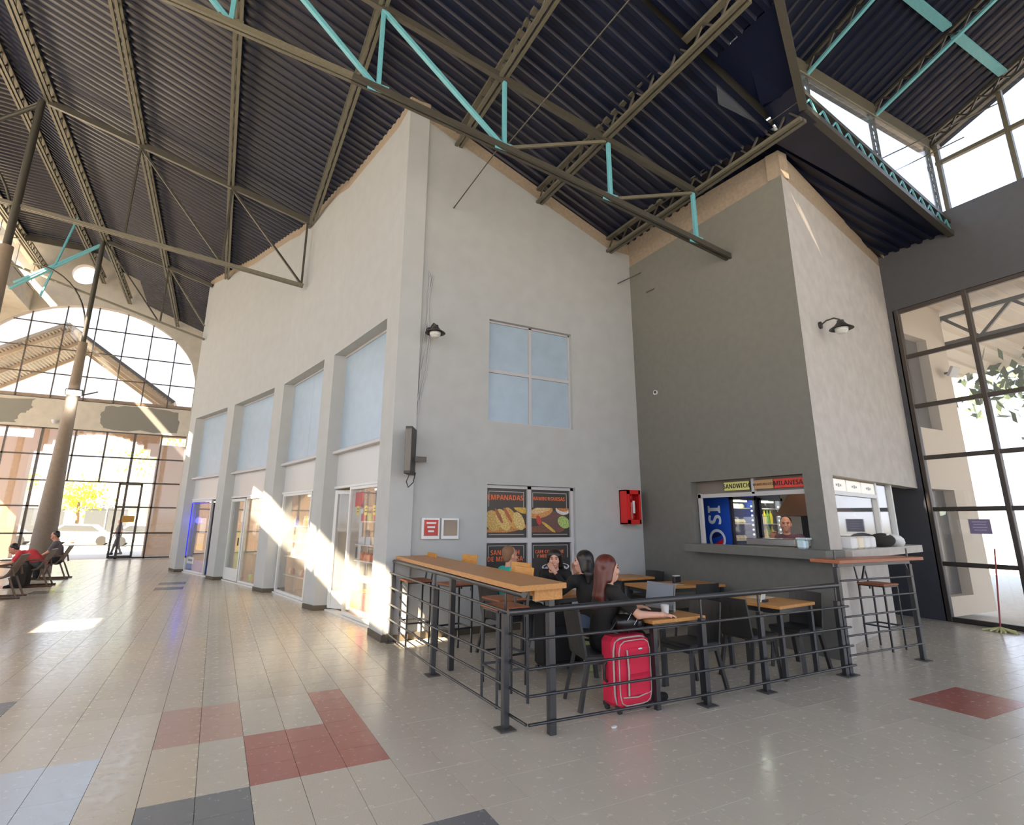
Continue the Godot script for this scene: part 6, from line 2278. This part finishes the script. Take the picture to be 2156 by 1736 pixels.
func person(label: String, at: Vector3, turn: float, j: Dictionary, opt: Dictionary) -> Node3D:
	var t := thing("person", label, "person", at, turn)
	var w: float = opt.get("build", 1.0)
	var hb := Basis(Vector3.UP, opt.get("look", 0.0)) * Basis(Vector3(1, 0, 0), opt.get("nod", 0.0))
	var h: Vector3 = j.head
	var lo := Vector3(9, 0, 9)
	var hi := Vector3(-9, 0, -9)
	for k in j:
		lo = lo.min(j[k])
		hi = hi.max(j[k])
	lo -= Vector3.ONE * 0.22
	hi += Vector3.ONE * 0.24
	lo.y = maxf(lo.y, -0.02)
	# skin: one continuous body
	var b := MB.new()
	var f := Field.new(lo, hi, 0.017)
	f.caps(j.pel, j.chest, 0.125 * w, 0.12 * w, 0.05)
	f.caps(j.chest, j.neck - Vector3(0, 0.06, 0), 0.115 * w, 0.075, 0.05)
	f.caps(j.shl, j.shr, 0.058, 0.058, 0.05)
	f.caps(j.neck - Vector3(0, 0.05, 0), h - Vector3(0, 0.04, 0), 0.05, 0.047, 0.03)
	f.ball(h + hb * Vector3(0, 0.01, -0.01), Vector3(0.07, 0.095, 0.085), hb, 0.02)
	for q in ["l", "r"]:
		f.caps(j["sh" + q], j["el" + q], 0.046 * w, 0.037, 0.03)
		f.caps(j["el" + q], j["wr" + q], 0.037, 0.025, 0.02)
		f.caps(j["hip" + q], j["kn" + q], 0.078 * w, 0.055, 0.04)
		f.caps(j["kn" + q], j["an" + q], 0.054, 0.036, 0.03)
		f.caps(j["an" + q] + Vector3(0, -0.05, -0.03), j["an" + q] + Vector3(0, -0.06, 0.13), 0.034, 0.028, 0.03)
	f.into(b)
	# head and hands on finer grids, same mesh
	var g := Field.new(h - Vector3.ONE * 0.15, h + Vector3.ONE * 0.15, 0.0065)
	g.ball(h + hb * Vector3(0, 0.03, -0.015), Vector3(0.076, 0.092, 0.094), hb, 0.02)
	g.ball(h + hb * Vector3(0, -0.045, 0.025), Vector3(0.056, 0.07, 0.066), hb, 0.03)
	g.caps(h + hb * Vector3(0, -0.1, 0.055), h + hb * Vector3(0, -0.098, 0.06), 0.024, 0.022, 0.03)
	g.caps(h + hb * Vector3(0, 0.012, 0.083), h + hb * Vector3(0, -0.032, 0.104), 0.009, 0.014, 0.014)
	g.caps(h + hb * Vector3(-0.035, 0.03, 0.078), h + hb * Vector3(0.035, 0.03, 0.078), 0.011, 0.011, 0.014)
	g.caps(h + hb * Vector3(-0.017, -0.066, 0.083), h + hb * Vector3(0.017, -0.066, 0.083), 0.009, 0.009, 0.01)
	g.caps(h + hb * Vector3(-0.017, -0.08, 0.08), h + hb * Vector3(0.017, -0.08, 0.08), 0.009, 0.009, 0.01)
	for sx in [-1.0, 1.0]:
		g.ball(h + hb * Vector3(0.077 * sx, -0.015, -0.005), Vector3(0.012, 0.032, 0.02), hb, 0.008)
		g.ball(h + hb * Vector3(0.044 * sx, -0.028, 0.062), Vector3(0.026, 0.024, 0.022), hb, 0.02)
	g.caps(h + hb * Vector3(0, -0.06, -0.01), j.neck, 0.05, 0.052, 0.03)
	g.into(b)
	var downs: Dictionary = opt.get("down", {})
	hand_into(b, j.wrl, j.ell, opt.get("curl_l", 0.5), downs.get("l", Vector3.DOWN), -1.0)
	hand_into(b, j.wrr, j.elr, opt.get("curl_r", 0.5), downs.get("r", Vector3.DOWN), 1.0)
	obj("body", b, M[opt.get("skin", "skin")], t)
	# face
	for sx in [-1.0, 1.0]:
		b = MB.new()
		b.ball(h + hb * Vector3(0.031 * sx, 0.008, 0.083), Vector3(0.012, 0.006, 0.006), hb, 10, 6)
		obj("eye", b, mat("eye_dark", s3(44, 30, 26), 0.3), t)
		b = MB.new()
		b.tube([h + hb * Vector3(0.016 * sx, 0.03, 0.092), h + hb * Vector3(0.034 * sx, 0.036, 0.089), h + hb * Vector3(0.05 * sx, 0.028, 0.078)], 0.0038, 6)
		obj("eyebrow", b, M[opt.hair_mat], t)
	b = MB.new()
	b.ball(h + hb * Vector3(0, -0.073, 0.089), Vector3(0.021, 0.006, 0.005), hb, 12, 6)
	obj("lips", b, mat("lip", s3(178, 96, 90), 0.5), t)
	# clothes over the body
	b = MB.new()
	f = Field.new(lo, hi, 0.017)
	f.caps(j.pel + Vector3(0, 0.02, 0), j.chest, 0.145 * w, 0.138 * w, 0.05)
	f.caps(j.chest, j.neck - Vector3(0, 0.07, 0), 0.132 * w, 0.085, 0.05)
	f.caps(j.shl, j.shr, 0.069, 0.069, 0.05)
	for q in ["l", "r"]:
		var k: float = opt.get("sleeve", 0.7)
		if k <= 1.0:
			f.caps(j["sh" + q], (j["sh" + q] as Vector3).lerp(j["el" + q], k), 0.062 * w, 0.056, 0.03)
		else:
			f.caps(j["sh" + q], j["el" + q], 0.06 * w, 0.05, 0.03)
			f.caps(j["el" + q], (j["el" + q] as Vector3).lerp(j["wr" + q], k - 1.0), 0.05, 0.036, 0.03)
	f.into(b)
	obj("top", b, M[opt.top], t)
	b = MB.new()
	f = Field.new(lo, hi, 0.017)
	f.caps(j.pel - Vector3(0.05, 0.02, 0), j.pel + Vector3(0.05, -0.02, 0), 0.125 * w, 0.125 * w, 0.05)
	for q in ["l", "r"]:
		f.caps(j["hip" + q], j["kn" + q], 0.092 * w, 0.068, 0.04)
		f.caps(j["kn" + q], (j["kn" + q] as Vector3).lerp(j["an" + q], 0.93), 0.066, 0.052, 0.03)
	f.into(b)
	obj("trousers", b, M[opt.legs], t)
	for q in ["l", "r"]:
		b = MB.new()
		var a: Vector3 = j["an" + q]
		var sf := Field.new(a + Vector3(-0.12, -0.12, -0.16), a + Vector3(0.12, 0.1, 0.26), 0.012)
		sf.caps(a + Vector3(0, -0.045, -0.04), a + Vector3(0, -0.055, 0.15), 0.045, 0.036, 0.03)
		sf.caps(a + Vector3(0, 0.0, -0.02), a + Vector3(0, -0.05, -0.03), 0.047, 0.044, 0.03)
		sf.into(b)
		obj("shoe", b, M[opt.get("shoes", "black_cloth")], t)
	# hair
	b = MB.new()
	var kind: String = opt.get("hair", "short")
	var hf := Field.new(h + Vector3(-0.2, -0.62 if kind == "long" else -0.34, -0.34), h + Vector3(0.2, 0.2, 0.22), 0.0095)
	if kind == "short":
		hf.ball(h + hb * Vector3(0, 0.048, -0.036), Vector3(0.084, 0.082, 0.088), hb, 0.02)
		hf.ball(h + hb * Vector3(0, -0.01, -0.06), Vector3(0.074, 0.075, 0.05), hb, 0.02)
	else:
		hf.ball(h + hb * Vector3(0, 0.05, -0.026), Vector3(0.093, 0.087, 0.1), hb, 0.02)
		hf.ball(h + hb * Vector3(0, 0.0, -0.055), Vector3(0.096, 0.11, 0.075), hb, 0.03)
		for sx in [-1.0, 1.0]:
			hf.caps(h + hb * Vector3(0.073 * sx, 0.05, 0.01), h + hb * Vector3(0.087 * sx, -0.1, -0.035), 0.026, 0.028, 0.03)
		var tail := -0.5 if kind == "long" else -0.26
		for k in 5:
			var x := (k - 2) * 0.035
			hf.caps(h + hb * Vector3(x, -0.02, -0.085), h + hb * Vector3(x * 1.1, 0, 0) + Vector3(0, tail * 0.5, -0.11 - 0.02 * (k % 2)), 0.036, 0.034, 0.03)
			hf.caps(h + hb * Vector3(x * 1.1, 0, 0) + Vector3(0, tail * 0.5, -0.11 - 0.02 * (k % 2)), h + hb * Vector3(x * 1.2, 0, 0) + Vector3(0, tail + 0.04 * (k % 3), -0.12), 0.034, 0.016, 0.02)
	hf.into(b)
	obj("hair", b, M[opt.hair_mat], t)
	return t

func people():
	mat("hair_auburn", s3(82, 34, 26), 0.42)
	mat("hair_black", s3(24, 19, 19), 0.42)
	mat("hair_brown", s3(126, 92, 66), 0.7)
	mat("tee_black", s3(24, 24, 26), 0.85)
	mat("tee_turquoise", s3(46, 178, 168), 0.8)
	mat("tee_red", s3(200, 62, 72), 0.8)
	mat("tee_plum", s3(96, 66, 78), 0.8)
	mat("tee_grey", s3(96, 90, 94), 0.8)
	mat("jeans", s3(78, 98, 130), 0.85)
	mat("jeans_dark", s3(70, 74, 76), 0.85)
	mat("trousers_black", s3(28, 28, 30), 0.9)
	# the woman at the laptop; looks to the right of the picture, right arm on the table
	var j := joints_seated(0.06, 0.02)
	arms(j, Vector3(0.24, 0.78, 0.2), Vector3(0.12, 0.80, 0.42), Vector3(-0.30, 0.80, 0.22), Vector3(-0.27, 0.785, 0.48))
	person("woman with long auburn hair in a black shirt, forearm on the laptop table", Vector3(3.93, 0, 0.60), 1.36, j, {"hair": "long", "hair_mat": "hair_auburn", "top": "tee_black", "legs": "trousers_black", "look": -0.05, "curl_r": 0.35, "build": 0.95})
	# the woman seen from behind
	j = joints_seated(0.12, 0.02)
	arms(j, Vector3(0.3, 0.80, 0.3), Vector3(0.30, 0.80, 0.52), Vector3(-0.24, 0.82, 0.28), Vector3(-0.07, 1.04, 0.32))
	person("woman with dark hair and black shirt seen from behind, in blue jeans", Vector3(4.52, -0.02, -0.36), PI + 0.1, j, {"hair": "mid", "hair_mat": "hair_black", "top": "tee_black", "legs": "jeans", "look": 0.5, "down": {"r": Vector3(0, 0.3, -1)}, "build": 0.95})
	# the man in profile
	j = joints_seated(0.05, 0.03)
	arms(j, Vector3(0.24, 0.76, 0.16), Vector3(0.12, 0.80, 0.40), Vector3(-0.25, 0.76, 0.14), Vector3(-0.12, 0.80, 0.38))
	person("man with short receding hair in a turquoise shirt, in profile before the posters", Vector3(4.0, 0, -1.55), 1.5, j, {"hair": "short", "hair_mat": "hair_brown", "top": "tee_turquoise", "legs": "jeans_dark", "look": 0.15, "skin": "skin_tan", "shoes": "stock_grey"})
	# the woman with her hand before her mouth
	j = joints_seated(0.14, 0.04)
	arms(j, Vector3(0.2, 0.79, 0.3), Vector3(0.02, 1.02, 0.3), Vector3(-0.22, 0.78, 0.26), Vector3(0.02, 0.80, 0.38))
	person("woman with black hair in a black sweater, hand before her mouth", Vector3(4.93, -0.06, -1.72), -0.75, j, {"hair": "mid", "hair_mat": "hair_black", "top": "tee_black", "legs": "trousers_black", "sleeve": 1.8, "look": 0.1, "nod": 0.1, "down": {"l": Vector3(0, 0.3, -1)}, "build": 0.92})
	# the two in the waiting chairs
	j = joints_seated(0.42, 0.1)
	j.chest = Vector3(0, 0.77, 0.2); j.neck = Vector3(0, 0.84, 0.42); j.head = Vector3(0, 0.92, 0.56); j.shl = Vector3(0.17, 0.82, 0.38); j.shr = Vector3(-0.17, 0.82, 0.38)
	arms(j, Vector3(0.24, 0.62, 0.48), Vector3(0.14, 0.55, 0.66), Vector3(-0.24, 0.62, 0.48), Vector3(-0.12, 0.55, 0.66))
	person("person in a red shirt and grey jeans bent forward on a waiting chair", Vector3(-3.25, -0.03, -12.6), -PI / 2, j, {"hair": "short", "hair_mat": "hair_black", "top": "tee_red", "legs": "jeans_dark", "nod": 0.7, "skin": "skin_tan"})
	j = joints_seated(0.1, 0.05)
	arms(j, Vector3(0.24, 0.75, 0.2), Vector3(0.1, 0.66, 0.36), Vector3(-0.24, 0.75, 0.2), Vector3(-0.1, 0.66, 0.36))
	person("person in a dark grey top on the waiting chair beside the round column", Vector3(-3.28, -0.03, -14.5), -PI / 2, j, {"hair": "short", "hair_mat": "hair_black", "top": "tee_grey", "legs": "trousers_black", "nod": 0.4, "skin": "skin_tan"})
	# kiosk worker and a passer-by outside
	j = joints_standing(0.05)
	arms(j, Vector3(0.28, 1.2, 0.12), Vector3(0.2, 1.36, 0.34), Vector3(-0.28, 1.2, 0.1), Vector3(-0.2, 1.42, 0.26))
	person("kiosk worker in a plum shirt behind the steel counter", Vector3(8.72, 0, -0.75), -1.0, j, {"hair": "short", "hair_mat": "hair_black", "top": "tee_plum", "legs": "trousers_black", "skin": "skin_tan"})
	j = joints_standing(0.22)
	arms(j, Vector3(0.24, 1.15, -0.08), Vector3(0.24, 0.92, 0.04), Vector3(-0.24, 1.15, 0.08), Vector3(-0.24, 0.92, 0.16))
	person("passer-by in grey walking outside the far doorway", Vector3(-3.75, -0.11, -28.6), -1.2, j, {"hair": "short", "hair_mat": "hair_black", "top": "tee_grey", "legs": "jeans_dark"})
